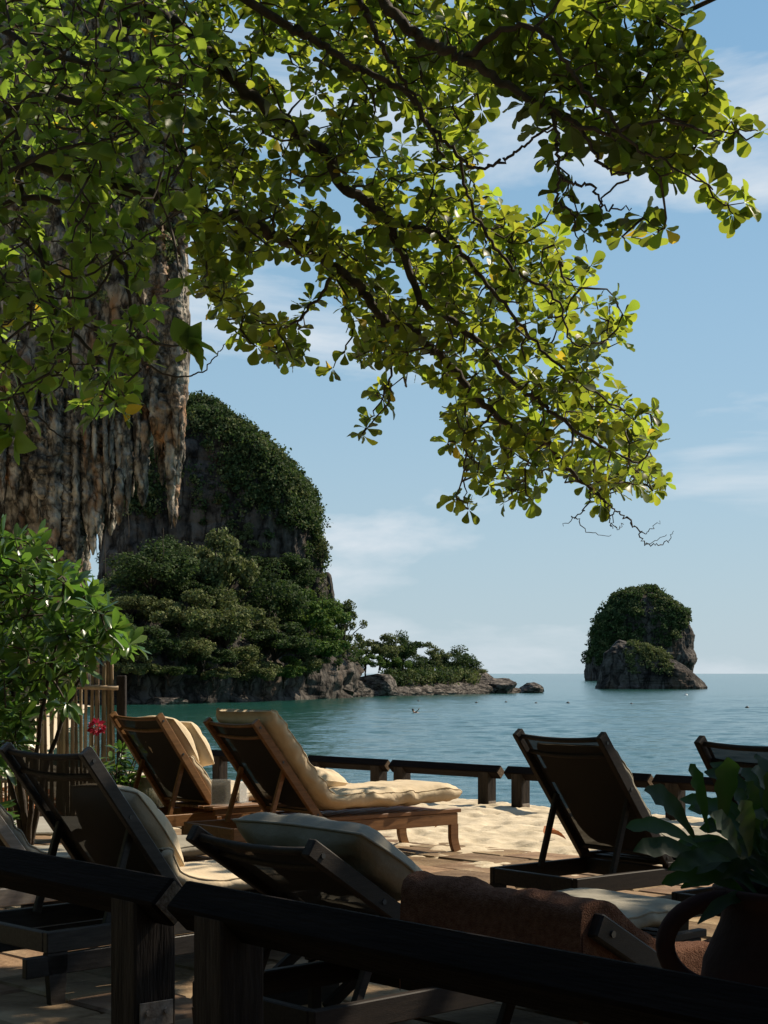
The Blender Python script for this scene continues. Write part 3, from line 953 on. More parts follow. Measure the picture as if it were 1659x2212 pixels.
def instance_mesh(name, tv, tf, pos, Rm, scale, mt, smooth=True):
    n_ = len(pos)
    V_ = np.einsum('nij,vj->nvi', Rm, tv) * scale[:, None, None] + pos[:, None, :]
    F_ = tf[None] + (np.arange(n_) * len(tv))[:, None, None]
    return np_mesh(name, V_.reshape(-1, 3), F_.reshape(-1, tf.shape[1]), mt, smooth)


def rosettes(centres, axes, nleaf, size, rg, spread=(55, 85), up=.5):
    """Leaf positions and frames for whorls of leaves."""
    P, D, U, S = [], [], [], []
    for c, ax, sz in zip(centres, axes, size):
        ax = ax / np.linalg.norm(ax)
        t1 = np.cross(ax, [0.3, .2, .9]); t1 /= np.linalg.norm(t1)
        t2 = np.cross(ax, t1)
        k = rg.integers(nleaf[0], nleaf[1] + 1)
        a0 = rg.uniform(0, 6.28)
        for j in range(k):
            a = a0 + j * 2.4 + rg.uniform(-.3, .3)
            sp = math.radians(rg.uniform(*spread))
            rad = math.cos(a) * t1 + math.sin(a) * t2
            d = ax * math.cos(sp) + rad * math.sin(sp)
            d = d + np.array([0, 0, rg.uniform(-.25, .1)])
            P.append(c + d * .012); D.append(d)
            U.append(ax * .6 + np.array([0, 0, up]) + rg.normal(0, .28, 3))
            S.append(sz * rg.uniform(.6, 1.12))
    P, D, U, S = map(np.array, (P, D, U, S))
    return P, frames(D, U), S


def in_poly(pt, poly):
    x, y = pt
    ins = False
    j = len(poly) - 1
    for i in range(len(poly)):
        xi, yi = poly[i]; xj, yj = poly[j]
        if (yi > y) != (yj > y) and x < (xj - xi) * (y - yi) / (yj - yi) + xi: ins = not ins
        j = i
    return ins


def to_px(P):
    return np.stack([PX0 + F * P[:, 0] / P[:, 1], HZ + F * (CAM_H - P[:, 2]) / P[:, 1]], 1)


def limb_pts(spec, n_=7):
    """Smooth polyline in space through (px, py, d, radius) stations."""
    S = np.array([[*at(a, b_, d), r_] for a, b_, d, r_ in spec])
    out = []
    for i in range(len(S) - 1):
        p0, p1, p2, p3 = S[max(i - 1, 0)], S[i], S[i + 1], S[min(i + 2, len(S) - 1)]
        for q in np.linspace(0, 1, n_, endpoint=False):
            out.append(.5 * ((2 * p1) + (p2 - p0) * q + (2 * p0 - 5 * p1 + 4 * p2 - p3) * q * q + (3 * p1 - p0 - 3 * p2 + p3) * q ** 3))
    out.append(S[-1])
    return np.array(out)


def variants(tmpl): return tmpl if isinstance(tmpl, list) else [tmpl]


def build_tree(name, label, group, base, limbs, centres, sizes, tmpl, leaf_mat, rg, nleaf, spread, twig_r=.007, extra_mats=(), max_parts=300, wob=.03, trunk=None):
    root = empty(name, tuple(base))
    tag(root, label, 'tree', group)
    b0 = np.array(base)
    nodes = []
    if trunk is not None:
        MB().tube([tuple(p_[:3] - b0) for p_ in trunk], [p_[3] for p_ in trunk], 14).build('trunk', M_BARK, root, smooth=True)
        nodes.append(np.asarray(trunk)[-3:, :3])
    for sp in limbs:
        lp = limb_pts(sp)
        lp[1:-1, :3] += rg.normal(0, wob, (len(lp) - 2, 3)) * np.clip(lp[1:-1, 3:4] * 12, .3, 1)
        MB().tube([tuple(p_[:3] - b0) for p_ in lp], list(lp[:, 3]), 9).build('branch', M_BARK, root, smooth=True)
        nodes.append(lp[:, :3])
    nodes = np.concatenate(nodes)
    # every whorl is joined to the nearest wood already grown
    order = np.argsort([np.min(((nodes - c) ** 2).sum(1)) for c in centres])
    tw = MB()
    axes = np.zeros_like(centres)
    for i in order:
        c = centres[i]
        dd = ((nodes - c) ** 2).sum(1)
        k = int(np.argmin(dd)); a = nodes[k]; L_ = math.sqrt(dd[k])
        npt = max(2, min(6, int(L_ / .12) + 1))
        q = np.linspace(0, 1, npt + 1)[:, None]
        pts = a + (c - a) * q
        bend = rg.normal(0, .13 * L_, 3); bend[2] -= .08 * L_
        pts = pts + bend * (np.sin(q * PI)) + rg.normal(0, .012, pts.shape) * np.sin(q * PI)
        rr = np.linspace(min(.020, twig_r * (1 + L_ * 1.4)), twig_r * .55, npt + 1)
        tw.tube([tuple(p_ - b0) for p_ in pts], list(rr), 4, cap=False)
        nodes = np.concatenate([nodes, pts[1:]])
        ax = pts[-1] - pts[-2]
        ax /= np.linalg.norm(ax) + 1e-9
        axes[i] = ax + np.array([0, 0, .45]) + rg.normal(0, .25, 3)
    tag(tw.build('twigs', M_TWIG, root, smooth=True), kind='stuff')
    P, Rm, S = rosettes(centres, axes, nleaf, sizes, rg, spread)
    tms = variants(tmpl)
    pix = to_px(P)
    vis = (pix[:, 0] > -20) & (pix[:, 0] < 1680) & (pix[:, 1] > -20) & (P[:, 1] > 1)
    score = np.where(vis, S / P[:, 1], 0)
    top = np.argsort(-score)[:max_parts]
    top = [i for i in top if score[i] > 0]
    lms = [np_mesh('leaf', tv, tf, leaf_mat) for tv, tf in tms]
    for i in top:
        o = bpy.data.objects.new('leaf', lms[int(i) % len(lms)])
        C.objects.link(o)
        o.parent = root
        M4 = Matrix(Rm[i].tolist()).to_4x4()
        M4 = Matrix.Translation(P[i] - b0) @ M4 @ Matrix.Scale(float(S[i]), 4)
        o.matrix_local = M4
    rest = np.ones(len(P), bool); rest[top] = False
    idx = np.where(rest)[0]
    pick = rg.random(len(idx))
    lo_ = 0
    for mt_, share, nm in [*extra_mats, (leaf_mat, 1.0, 'foliage')]:
        sel = idx[(pick >= lo_) & (pick < lo_ + share)]
        lo_ += share
        for j_, (tv, tf) in enumerate(tms):
            sj = sel[sel % len(tms) == j_]
            if len(sj): tag(link(nm, instance_mesh(nm, tv, tf, P[sj] - b0, Rm[sj], S[sj], mt_), root), kind='stuff')
    print(name, 'whorls', len(centres), 'leaves', len(P))
    return root


def scatter(poly, n_, holes, rg, mind, depth, grow=14):
    out = []
    xs = [p_[0] for p_ in poly]; ys = [p_[1] for p_ in poly]
    tries = 0
    while len(out) < n_ and tries < n_ * 60:
        tries += 1
        x, y = rg.uniform(min(xs), max(xs)), rg.uniform(min(ys), max(ys))
        if not in_poly((x, y), poly): continue
        if any(((x - hx) / (rx + grow)) ** 2 + ((y - hy) / (ry + grow)) ** 2 < 1 for hx, hy, rx, ry in holes): continue
        if out and mind and min((x - o_[0]) ** 2 + (y - o_[1]) ** 2 for o_ in out[-400:]) < mind * mind: continue
        out.append((x, y, depth(x, y)))
    return out

# ------------------------------------------------------------------ far land: cliffs, headland, islets
def rock_from_rows(name, rows, d, depth, mt, seed, amp=1.0, freq=.35, nz=90, na=110, streak=.45, power=2.4, skew=0.0, base_z=None, parent=None):
    """Rock mass from its left and right edges at several heights (photo rows), standing d metres off with its own depth."""
    rows = sorted(rows, key=lambda r_: -r_[0])
    ys = np.array([r_[0] for r_ in rows], float)
    k = d / F
    z = CAM_H - (ys - HZ) * k
    xl = (np.array([r_[1] for r_ in rows]) - PX0) * k
    xr_ = (np.array([r_[2] for r_ in rows]) - PX0) * k
    if base_z is not None: z[0] = base_z
    zz = np.linspace(z[0], z[-1], nz)
    XL, XR = np.interp(zz, z, xl), np.interp(zz, z, xr_)
    cx, a = (XL + XR) / 2, (XR - XL) / 2
    amax = a.max()
    bb = depth * np.clip(a / amax, .08, 1) ** .6
    th = np.linspace(0, 2 * PI, na, endpoint=False)
    ct, st = np.cos(th), np.sin(th)
    cs = np.sign(ct) * np.abs(ct) ** (2 / power); ss = np.sign(st) * np.abs(st) ** (2 / power)
    Xc = cx[:, None] + a[:, None] * cs[None]
    Yc = d + bb[:, None] * ss[None] + skew * (Xc - cx.mean())
    Zc = np.repeat(zz[:, None], na, 1)
    P = np.stack([Xc.ravel(), Yc.ravel(), Zc.ravel()], 1)
    q = P * freq; q[:, 2] *= streak
    dn = amp * (fbm(q, 6, seed, gain=.62, ridge=True) * .9 + .8 * fbm(q * .4, 3, seed + 30))
    taper = np.clip(np.minimum(np.repeat(a, na), 1e9) / (amp * 2.5), 0, 1)
    nx, ny = np.tile(ct, nz), np.tile(st, nz)
    dn = dn * taper
    P[:, 0] += nx * dn * .75
    P[:, 1] += ny * dn * 1.3
    P[:, 2] += .5 * amp * fbm(P * freq * .8, 4, seed + 60) * np.clip((P[:, 2] - z[0]) / (z[-1] - z[0]), 0, 1)
    Fq = grid_faces(na, nz, True)
    capv = np.array([[P[-na:, 0].mean(), P[-na:, 1].mean(), P[-na:, 2].mean() + .25 * amp]])
    Vv = np.concatenate([P, capv])
    ci = len(P)
    tri = np.array([[(nz - 1) * na + j, (nz - 1) * na + (j + 1) % na, ci] for j in range(na)])
    o = link(name, np_mesh(name, Vv, [Fq, tri], mt), parent)
    return o, P.reshape(nz, na, 3)


def leaf_cloud(centres, radii, n_per, leaf, rg, flat=.8):
    """Small leaf-spray faces filling the outer shell of each clump."""
    n_ = len(centres)
    cidx = np.repeat(np.arange(n_), n_per)
    dv = rg.normal(0, 1, (n_ * n_per, 3)); dv /= np.linalg.norm(dv, axis=1)[:, None]
    dv[:, 2] *= flat
    rr = radii[cidx] * (rg.random(len(cidx)) ** .4)
    pos = centres[cidx] + dv * rr[:, None]
    nrm = dv + rg.normal(0, .55, dv.shape) + np.array([0, 0, .35])
    ax = rg.normal(0, 1, dv.shape)
    Rm = frames(ax, nrm)
    sc = leaf * rg.uniform(.55, 1.35, len(cidx))
    return pos, Rm, sc


SPRAY_V = np.array([[-.5, -.12, 0], [-.1, -.42, .06], [.5, -.16, 0], [.42, .30, .05], [-.05, .46, -.03], [-.48, .2, .05]])
SPRAY_F = np.array([[0, 1, 2, 3], [0, 3, 4, 5]])


def cover(name, grid, sel, n_, rad, n_per, leaf, mt, rg, parent=None, lift=.3):
    nz_, na_, _ = grid.shape
    cand = np.argwhere(sel)
    ch = cand[rg.integers(0, len(cand), n_)]
    cen = grid[ch[:, 0], ch[:, 1]] + rg.normal(0, rad * .32, (n_, 3))
    cen[:, 2] += lift * rad
    ra = rad * np.clip(np.exp(rg.normal(-.15, .5, n_)), .3, 1.45)
    pos, Rm, sc = leaf_cloud(cen, ra, n_per, leaf, rg)
    o = link(name, instance_mesh(name, SPRAY_V, SPRAY_F, pos, Rm, sc, mt, False), parent)
    tag(o, kind='stuff')
    return o


rg = np.random.default_rng(21)
# tall forested headland behind the beach
rows = [(882, 405, 440), (895, 370, 462), (920, 320, 490), (945, 290, 530), (970, 275, 565), (1005, 262, 602), (1050, 252, 634), (1110, 246, 655),
        (1160, 256, 668), (1210, 252, 678), (1290, 243, 690), (1340, 232, 698), (1420, 205, 706), (1510, 205, 700)]
head, hg = rock_from_rows('headland', rows, 236, 15, M_LIME_D, 3, power=5, amp=2.3, freq=.2, nz=190, na=240, base_z=SEA_Z - 1)
tag(head, 'tall dark limestone headland with forested crown', None, kind='structure')
fr = np.linspace(0, 1, hg.shape[0])[:, None]
nzs = fbm(hg.reshape(-1, 3) * .12, 3, 77).reshape(hg.shape[:2])
front = (hg[:, :, 1] < 246)
sel = front & ((fr + .22 * nzs > .60))
cover('vegetation', hg, sel, 2100, 1.15, 62, .34, M_FAR1, rg, head)
cover('vegetation', hg, sel, 900, 1.0, 56, .33, M_FAR2, rg, head)
sel = front & (fr + .5 * nzs > .58) & (fr < .8)
cover('vegetation', hg, sel, 300, .8, 50, .30, M_FAR1, rg, head)
sel = front & (fr > .15) & (fr < .62) & (nzs > .18)
cover('vegetation', hg, sel, 170, .6, 40, .28, M_FAR2, rg, head)

# low shelf of rock the lower trees stand on, running out along the shore
def rotated_mass(name, c, along, half, wid, levels, mt, seed, amp, freq, nz=46, na=150):
    u = np.array(along) / np.linalg.norm(along); v = np.array([u[1], -u[0]])
    zl = np.array([l[0] for l in levels]); kl = np.array([l[1] for l in levels])
    zz = np.linspace(zl[0], zl[-1], nz); kk = np.interp(zz, zl, kl)
    th = np.linspace(0, 2 * PI, na, endpoint=False)
    A = np.sign(np.cos(th)) * np.abs(np.cos(th)) ** .75 * half; B = np.sign(np.sin(th)) * np.abs(np.sin(th)) ** .75 * wid
    X = c[0] + (u[0] * A[None] + v[0] * B[None]) * kk[:, None]
    Y = c[1] + (u[1] * A[None] + v[1] * B[None]) * kk[:, None]
    Z = np.repeat(zz[:, None], na, 1)
    P = np.stack([X.ravel(), Y.ravel(), Z.ravel()], 1)
    q = P * freq; q[:, 2] *= 1.3
    dn = amp * (fbm(q, 5, seed, gain=.6, ridge=True) + .8 * fbm(q * .4, 2, seed + 5))
    th2 = np.tile(th, nz)
    P[:, 0] += dn * (u[0] * np.cos(th2) + v[0] * np.sin(th2)); P[:, 1] += dn * (u[1] * np.cos(th2) + v[1] * np.sin(th2))
    P[:, 2] += amp * .5 * fbm(P * freq, 3, seed + 9) * np.clip((P[:, 2] - zl[0]) / 4, 0, 1)
    capv = P[-na:].mean(0)[None]
    tri = np.array([[(nz - 1) * na + j, (nz - 1) * na + (j + 1) % na, len(P)] for j in range(na)])
    o = link(name, np_mesh(name, np.concatenate([P, capv]), [grid_faces(na, nz, True), tri], mt))
    return o, P.reshape(nz, na, 3)


shelf, sg = rotated_mass('rock_shelf', (-24, 214), (.377, .926), 38, 12.0,
                         [(SEA_Z - .6, .99), (SEA_Z + .35, 1.0), (SEA_Z + 1.0, .955), (0, .985), (2.2, 1.0), (3.6, .96), (6, .84), (10, .64), (14, .42), (17, .2)], M_LIME_D, 13, 1.5, .30, nz=80, na=260)
tag(shelf, 'undercut limestone shelf along the headland shore', None, kind='structure')
fr = (sg[:, :, 2] - SEA_Z) / 14.0
nzs = fbm(sg.reshape(-1, 3) * .16, 3, 37).reshape(sg.shape[:2])
cover('vegetation', sg, (fr + .16 * nzs > .34), 900, 1.1, 60, .32, M_FAR1, rg, shelf)
cover('vegetation', sg, (fr + .16 * nzs > .36), 350, 1.0, 60, .32, M_FAR2, rg, shelf)

spire, _ = rock_from_rows('rock_spire', [(1236, 702, 709), (1242, 699, 714), (1262, 697, 718), (1285, 698, 722), (1330, 696, 726)], 246, 1.2, M_LIME_D, 5, amp=.22, freq=.9, nz=40, na=40)
tag(spire, 'thin rock spire standing just right of the headland cliff', 'rock spire')

# boulders of the point
boulders = [(868, 1470, 44, 24, 268, 'large flat-topped grey boulder in the middle of the rocky point'), (806, 1480, 34, 20, 256, 'dark broken boulder left of the large flat-topped one'),
            (936, 1484, 36, 14, 276, 'low pale-footed boulder right of the large flat-topped one'), (1022, 1474, 26, 16, 286, 'small blocky boulder below the last shrub of the point'),
            (1078, 1480, 42, 16, 290, 'long boulder beyond the shrubs near the tip of the point'), (1144, 1488, 26, 9, 296, 'low dark boulder at the very tip of the point'),
            (726, 1478, 40, 30, 238, 'pale upright rock face where the headland meets the point'), (672, 1494, 34, 16, 228, 'reddish broken rock at the foot of the headland'),
            (975, 1482, 34, 18, 284, 'rounded boulder under the fifth shrub of the point'), (905, 1462, 30, 16, 282, 'boulder set back between the shrubs of the point'),
            (357, 1517, 36, 9, 186, 'small pale rock awash under the dark overhang'), (770, 1492, 26, 14, 246, 'dark waterline rock between headland and point'),
            (1040, 1462, 20, 10, 292, 'small rock behind the long boulder')]
for i, (px, py, rx, ry, d, lab) in enumerate(boulders):
    d -= 5
    k = d / F
    c = at(px, py, d)
    bm = bmesh.new(); bmesh.ops.create_icosphere(bm, subdivisions=4, radius=1)
    Vb = np.array([v.co[:] for v in bm.verts]); Fb = np.array([[v.index for v in f.verts] for f in bm.faces]); bm.free()
    # facets: cut the ball by a few random planes, then roughen
    rb = np.random.default_rng(100 + i)
    for _ in range(9):
        nrm = rb.normal(0, 1, 3); nrm /= np.linalg.norm(nrm)
        hh = rb.uniform(.45, .8)
        e_ = Vb @ nrm - hh
        Vb -= np.clip(e_, 0, None)[:, None] * nrm
    Vb *= (1 + .10 * fbm(Vb * 2.3 + i * 9, 4, 200 + i, ridge=True))[:, None]
    zlow = c[2] - ry * k
    s3 = np.array([rx * k * 1.5, rx * k * 1.5, max(ry * k, (c[2] + ry * k - SEA_Z) / 2 + .3) * 1.45])
    cz = c[2] + ry * k - s3[2] * .66
    o = link('boulder', np_mesh('boulder', Vb * s3, Fb, M_SHORE, True), None, (c[0], c[1], cz), (0, 0, rb.uniform(-.3, .3)))
    tag(o, lab, 'boulder', 'boulders along the rocky point')
    o.data.polygons.foreach_set('use_smooth', [False] * len(o.data.polygons))
pt, pg = rotated_mass('rocky_point', (11.5, 271), (.52, .855), 29, 2.6, [(SEA_Z - .4, 1.0), (SEA_Z + .5, .98), (SEA_Z + 1.0, .8), (SEA_Z + 1.6, .5), (SEA_Z + 2.0, .2)], M_SHORE, 23, .8, .4)
tag(pt, 'low rocky point reaching into the sea', None, kind='structure')
t01 = (pg[:, :, 0] - pg[:, :, 0].min()) / np.ptp(pg[:, :, 0])
cover('vegetation', pg + np.array([0, 2.0, 1.0]), (pg[:, :, 2] > SEA_Z + 1.1) & (t01 < .66), 150, 1.1, 60, .33, M_FAR2, rg, pt)
cover('vegetation', pg + np.array([0, 2.5, 1.4]), (pg[:, :, 2] > SEA_Z + 1.1) & (t01 < .6), 120, 1.2, 60, .33, M_FAR1, rg, pt)


# forest trees of the headland
def far_tree_proto(kind, seed):
    rt = np.random.default_rng(seed)
    cen, rad = [], []
    if kind == 'round': nl, fl, rl = 30, .9, (.15, .36)
    elif kind == 'flat': nl, fl, rl = 20, .45, (.20, .34)
    elif kind == 'feather': nl, fl, rl = 30, 1.0, (.12, .24)
    else: nl, fl, rl = 34, .8, (.12, .32)
    for _ in range(nl):
        v = rt.normal(0, 1, 3); v /= np.linalg.norm(v)
        v *= rt.uniform(.3, .92)
        v[2] = abs(v[2]) * 1.1 - .25 if kind != 'feather' else v[2]
        v[2] *= fl
        cen.append(v); rad.append(rt.uniform(*rl))
    cen, rad = np.array(cen), np.array(rad)
    pos, Rm, sc = leaf_cloud(cen, rad, 230 if kind != 'feather' else 110, .058, rt, .75)
    tb = MB()
    tb.tube([(0, 0, -.85), (.03, 0, -.6), (-.02, .02, -.3), (0, 0, .2)], [.05, .042, .034, .018], 7)
    for c_ in cen[:9]:
        tb.tube([(0, 0, -.55), tuple(np.array([0, 0, -.35]) * .5 + c_ * .5), tuple(c_)], [.03, .02, .008], 5)
    return pos, Rm, sc, tb


protos = {}
for kind, seed in (('round', 1), ('broad', 2), ('flat', 3), ('feather', 4)):
    pos, Rm, sc, tb = far_tree_proto(kind, seed)
    trunk_me = tb.mesh('trunk', M_BARK, True)
    for mt_, key in ((M_FAR1, 'd'), (M_FAR2, 'o'), (M_FAR3, 'b')):
        protos[kind, key] = (instance_mesh('crown', SPRAY_V, SPRAY_F, pos, Rm, sc, mt_, False), trunk_me)
trees = [
    (327, 1236, 78, 52, 200, 'round', 'd', 'big dark round tree under the hanging vines at left of the headland slope'),
    (475, 1232, 74, 82, 216, 'broad', 'o', 'tallest olive tree in front of the dark cliff face'),
    (600, 1218, 54, 34, 224, 'flat', 'd', 'flat-topped dark tree at the foot of the cliff, upper right of the slope'),
    (279, 1302, 44, 36, 188, 'flat', 'o', 'small pale tree at the left end of the slope above the bamboo fence'),
    (392, 1332, 66, 56, 204, 'broad', 'o', 'wide olive tree in the middle of the slope'),
    (487, 1350, 62, 58, 204, 'round', 'o', 'bright yellowish-green tree at the centre of the shore forest'),
    (577, 1300, 62, 62, 218, 'round', 'd', 'dense dark green tree right of the tallest olive tree'),
    (660, 1330, 62, 58, 226, 'broad', 'b', 'fresh green tree lit at the right side of the slope'),
    (743, 1362, 38, 46, 241, 'feather', 'o', 'feathery tree at the right end of the slope with sky showing through'),
    (592, 1390, 66, 44, 211, 'broad', 'd', 'low spreading tree over the pale waterline rock'),
    (688, 1396, 56, 44, 228, 'broad', 'b', 'low green tree above the upright pale rock'),
    (325, 1392, 62, 38, 190, 'broad', 'd', 'low dark tree overhanging the shaded cove'),
    (507, 1412, 44, 32, 201, 'flat', 'o', 'low tree leaning over the overhang in the middle of the shore'),
    (529, 1164, 26, 24, 222, 'feather', 'o', 'thin bare-looking tree beside the cliff top of the slope'),
    (369, 1206, 40, 38, 208, 'round', 'd', 'dark tree tucked behind the big round one'),
    (428, 1282, 44, 40, 210, 'broad', 'd', 'shaded tree between the wide olive and tallest olive trees'),
    (640, 1254, 40, 34, 227, 'round', 'd', 'dark tree on the cliff foot near the rock spire'),
    (712, 1332, 36, 38, 236, 'round', 'd', 'dark tree just left of the feathery tree'),
    (255, 1380, 44, 40, 183, 'round', 'd', 'dark tree half hidden by the bamboo fence'),
    (440, 1420, 48, 30, 196, 'broad', 'd', 'low dark tree over the cove, left of the leaning one'),
    (820, 1404, 40, 34, 258, 'broad', 'o', 'first and tallest shrub tree on the rocky point'),
    (868, 1408, 36, 34, 266, 'round', 'd', 'second shrub tree on the rocky point'),
    (790, 1430, 28, 26, 252, 'broad', 'b', 'low bush where the rocky point begins'),
    (930, 1424, 32, 26, 276, 'feather', 'o', 'thin shrub tree in the middle of the rocky point'),
    (982, 1434, 40, 30, 284, 'round', 'd', 'dense round shrub above the boulders near the end of the point'),
    (1036, 1450, 20, 14, 290, 'flat', 'o', 'last tiny bush towards the tip of the point'),
    (906, 1440, 26, 20, 272, 'round', 'd', 'low dark bush between the middle shrubs of the point'),
    (846, 1434, 30, 22, 262, 'broad', 'b', 'low green bush in front of the first two shrub trees'),
    (300, 1442, 42, 30, 184, 'broad', 'o', 'pale low tree hanging over the water near the bamboo fence'),
    (365, 1450, 44, 24, 190, 'flat', 'd', 'flat dark tree low over the small pale rock'),
    (462, 1456, 38, 24, 200, 'broad', 'o', 'olive bush close to the water below the leaning tree'),
    (540, 1452, 46, 30, 208, 'round', 'o', 'round olive tree close to the waterline in mid shore'),
    (612, 1448, 42, 30, 216, 'broad', 'b', 'fresh green bush above the reddish broken rock'),
    (662, 1440, 38, 28, 224, 'round', 'o', 'small olive tree beside the pale upright rock'),
    (402, 1402, 42, 32, 195, 'round', 'o', 'olive tree below the wide olive one'),
    (556, 1352, 46, 42, 209, 'broad', 'o', 'olive tree right of the bright yellowish-green tree'),
    (697, 1190, 16, 20, 238, 'feather', 'o', 'small wind-bent tree growing out of the cliff edge'),
]
land = np.concatenate([sg.reshape(-1, 3), hg.reshape(-1, 3)])
land_px = to_px(land)
for i, (px, py, rx, ry, d, kind, key, lab) in enumerate(trees):
    k = d / F
    # each tree is rooted on the slope that lies in its direction
    near_ = (np.abs(land_px[:, 0] - px) < 16) & (np.abs(land_px[:, 1] - (py + .35 * ry)) < 14)
    if px < 760 and near_.any(): d = float(land[near_, 1].min()) - .35 * rx * k
    elif px >= 760: d -= 2
    k = d / F
    c = at(px, py, d)
    cr_me, tr_me = protos[kind, key]
    root = empty('forest_tree', (c[0], c[1], c[2] - 1.3 * ry * k))
    tag(root, lab, 'tree', 'trees of the headland and point')
    s3 = (rx * k * 1.5, rx * k * 1.5, ry * k * 1.55)
    rz_ = R.uniform(0, 6.28)
    link('crown', cr_me, root, (0, 0, 1.3 * ry * k), (0, 0, rz_), s3)
    link('trunk', tr_me, root, (0, 0, 1.3 * ry * k), (0, 0, rz_), s3)

# the two sea stacks on the right
z5 = lambda r_: [(1207 + a * .2315, 1207 + b_ * .2315, 1207 + c_ * .2315) for a, b_, c_ in r_]
rows = z5([(252, 800, 905), (275, 690, 925), (300, 590, 940), (345, 500, 1000), (430, 445, 1105), (540, 360, 1165), (640, 325, 1205), (720, 300, 1235), (850, 282, 1228), (900, 275, 1258),
           (960, 268, 1262), (1010, 264, 1225), (1060, 262, 1215), (1110, 256, 1216), (1132, 258, 1214), (1150, 285, 1205)])
rows = [(y_ + (7 if y_ < 1330 else 0), l_ + 8, r_ - 9) for y_, l_, r_ in rows]
rear, rgd = rock_from_rows('rock_islet', rows, 800, 24, M_LIME_D, 43, power=4, amp=3.4, freq=.10, nz=120, na=150, base_z=SEA_Z - 1, streak=.5)
tag(rear, 'tall wooded rock islet, the rear and larger of the pair at sea', 'islet', 'rock islets out at sea')
frr = np.linspace(0, 1, rgd.shape[0])[:, None]
nzs = fbm(rgd.reshape(-1, 3) * .05, 3, 91).reshape(rgd.shape[:2])
xr01 = (rgd[:, :, 0] - rgd[:, :, 0].min()) / np.ptp(rgd[:, :, 0])
sel = (rgd[:, :, 1] < 806) & (frr + .25 * nzs - .95 * np.clip(xr01 - .58, 0, 1) > .28)
cover('vegetation', rgd, sel, 900, 2.0, 56, .85, M_FAR1, rg, rear)
cover('vegetation', rgd, sel, 260, 2.0, 56, .85, M_FAR2, rg, rear)
rows = z5([(765, 545, 590), (790, 530, 640), (830, 495, 800), (880, 436, 920), (930, 432, 985), (1000, 415, 1120), (1060, 405, 1215), (1100, 398, 1262), (1150, 380, 1312), (1195, 366, 1350), (1210, 368, 1346), (1224, 388, 1330)])
frt, fg = rock_from_rows('rock_islet', rows, 366, 7.5, M_LIME_D, 53, power=3.5, amp=1.3, freq=.26, nz=100, na=130, base_z=SEA_Z - .6, streak=.7)
tag(frt, 'low wedge-shaped rock islet in front of the taller one', 'islet', 'rock islets out at sea')
frr = np.linspace(0, 1, fg.shape[0])[:, None]
nzs = fbm(fg.reshape(-1, 3) * .2, 3, 95).reshape(fg.shape[:2])
xr01 = (fg[:, :, 0] - fg[:, :, 0].min()) / np.ptp(fg[:, :, 0])
sel = (fg[:, :, 1] < 368) & (np.abs(xr01 - .46 + .1 * nzs) < .20) & (frr > .36)
cover('vegetation', fg, sel, 260, .75, 50, .30, M_FAR2, rg, frt)

# stalactite cliff on the left
DC = 110.0
rows = [(-420, -300, 330), (-100, -300, 372), (300, -300, 390), (600, -300, 394), (850, -300, 388), (940, -300, 330), (1000, -300, 272), (1080, -300, 226), (1140, -300, 196), (1180, -300, 178), (1300, -300, 176), (1480, -300, 180)]
cliff, cg = rock_from_rows('cliff', rows, 117, 6, M_LIME, 63, amp=.85, freq=.5, nz=170, na=190, streak=.22, power=3.5)
tag(cliff, 'tall limestone cliff hung with stalactites', None, kind='structure')


def stalactite(px, y0, y1, rpx, d, seed, sharp=1.0):
    k = DC / F
    n_, m_ = max(14, int((y1 - y0) / 3)), 18
    rs = np.random.default_rng(seed)
    p0, p1 = at(px, y0, d), at(px + rs.uniform(-4, 4), y1, d - rs.uniform(0, .5))
    q = np.linspace(0, 1, n_)
    cen = p0 + (p1 - p0) * q[:, None]
    r_ = rpx * k * np.clip(np.minimum(q * 14 + .3, 1), 0, 1) * (1 - .45 * q ** 1.5) * np.clip((1 - q) * 8 * sharp + .2, 0, 1)
    th = np.linspace(0, 2 * PI, m_, endpoint=False)
    V_ = np.stack([cen[:, 0:1] + r_[:, None] * np.cos(th)[None], cen[:, 1:2] + r_[:, None] * 1.25 * np.sin(th)[None], np.repeat(cen[:, 2:3], m_, 1)], 2).reshape(-1, 3)
    s_ = np.stack([V_[:, 0] * 2.6, V_[:, 1] * 2.6, V_[:, 2] * 1.9], 1)
    dn = rpx * k * (.62 * fbm(s_, 5, 300 + seed, gain=.62, ridge=True) + .50 * fbm(s_ * .4, 2, 340)) + .10 * fbm(s_ * 2.2, 3, 341)
    th2 = np.tile(th, n_)
    tp = np.repeat(np.clip((1 - q) * 4, .25, 1), m_)
    V_[:, 0] += np.cos(th2) * dn * tp; V_[:, 1] += np.sin(th2) * dn * tp
    return link('stalactite', np_mesh('stalactite', V_, grid_faces(m_, n_, True), M_LIME), cliff)


spec = [(393, 540, 985, 9), (381, 600, 968, 13), (371, 700, 1142, 11), (359, 560, 1005, 13), (345, 560, 955, 12), (334, 640, 930, 8), (385, 900, 1062, 7), (377, 960, 1140, 9),
        (120, 860, 1192, 17), (98, 820, 1150, 12), (75, 850, 1130, 13), (150, 850, 1125, 12), (165, 900, 1215, 9), (185, 900, 1152, 12), (205, 880, 1112, 10), (224, 900, 1085, 10),
        (240, 860, 1055, 9), (255, 870, 1062, 7), (269, 880, 1043, 6), (284, 880, 1000, 5), (58, 800, 1100, 14), (30, 850, 1080, 14), (8, 800, 1090, 12), (45, 900, 1180, 9),
        (125, 1000, 1240, 10), (148, 1050, 1310, 16), (166, 1070, 1310, 14), (182, 1120, 1310, 9), (110, 1060, 1300, 13), (200, 1000, 1150, 8), (215, 1010, 1130, 6), (232, 960, 1120, 5), (248, 950, 1090, 4)]
for i, (px, y0, y1, r_) in enumerate(spec): stalactite(px, y0 - 40, y1, r_, DC + R.uniform(-1.0, 1.0), i)
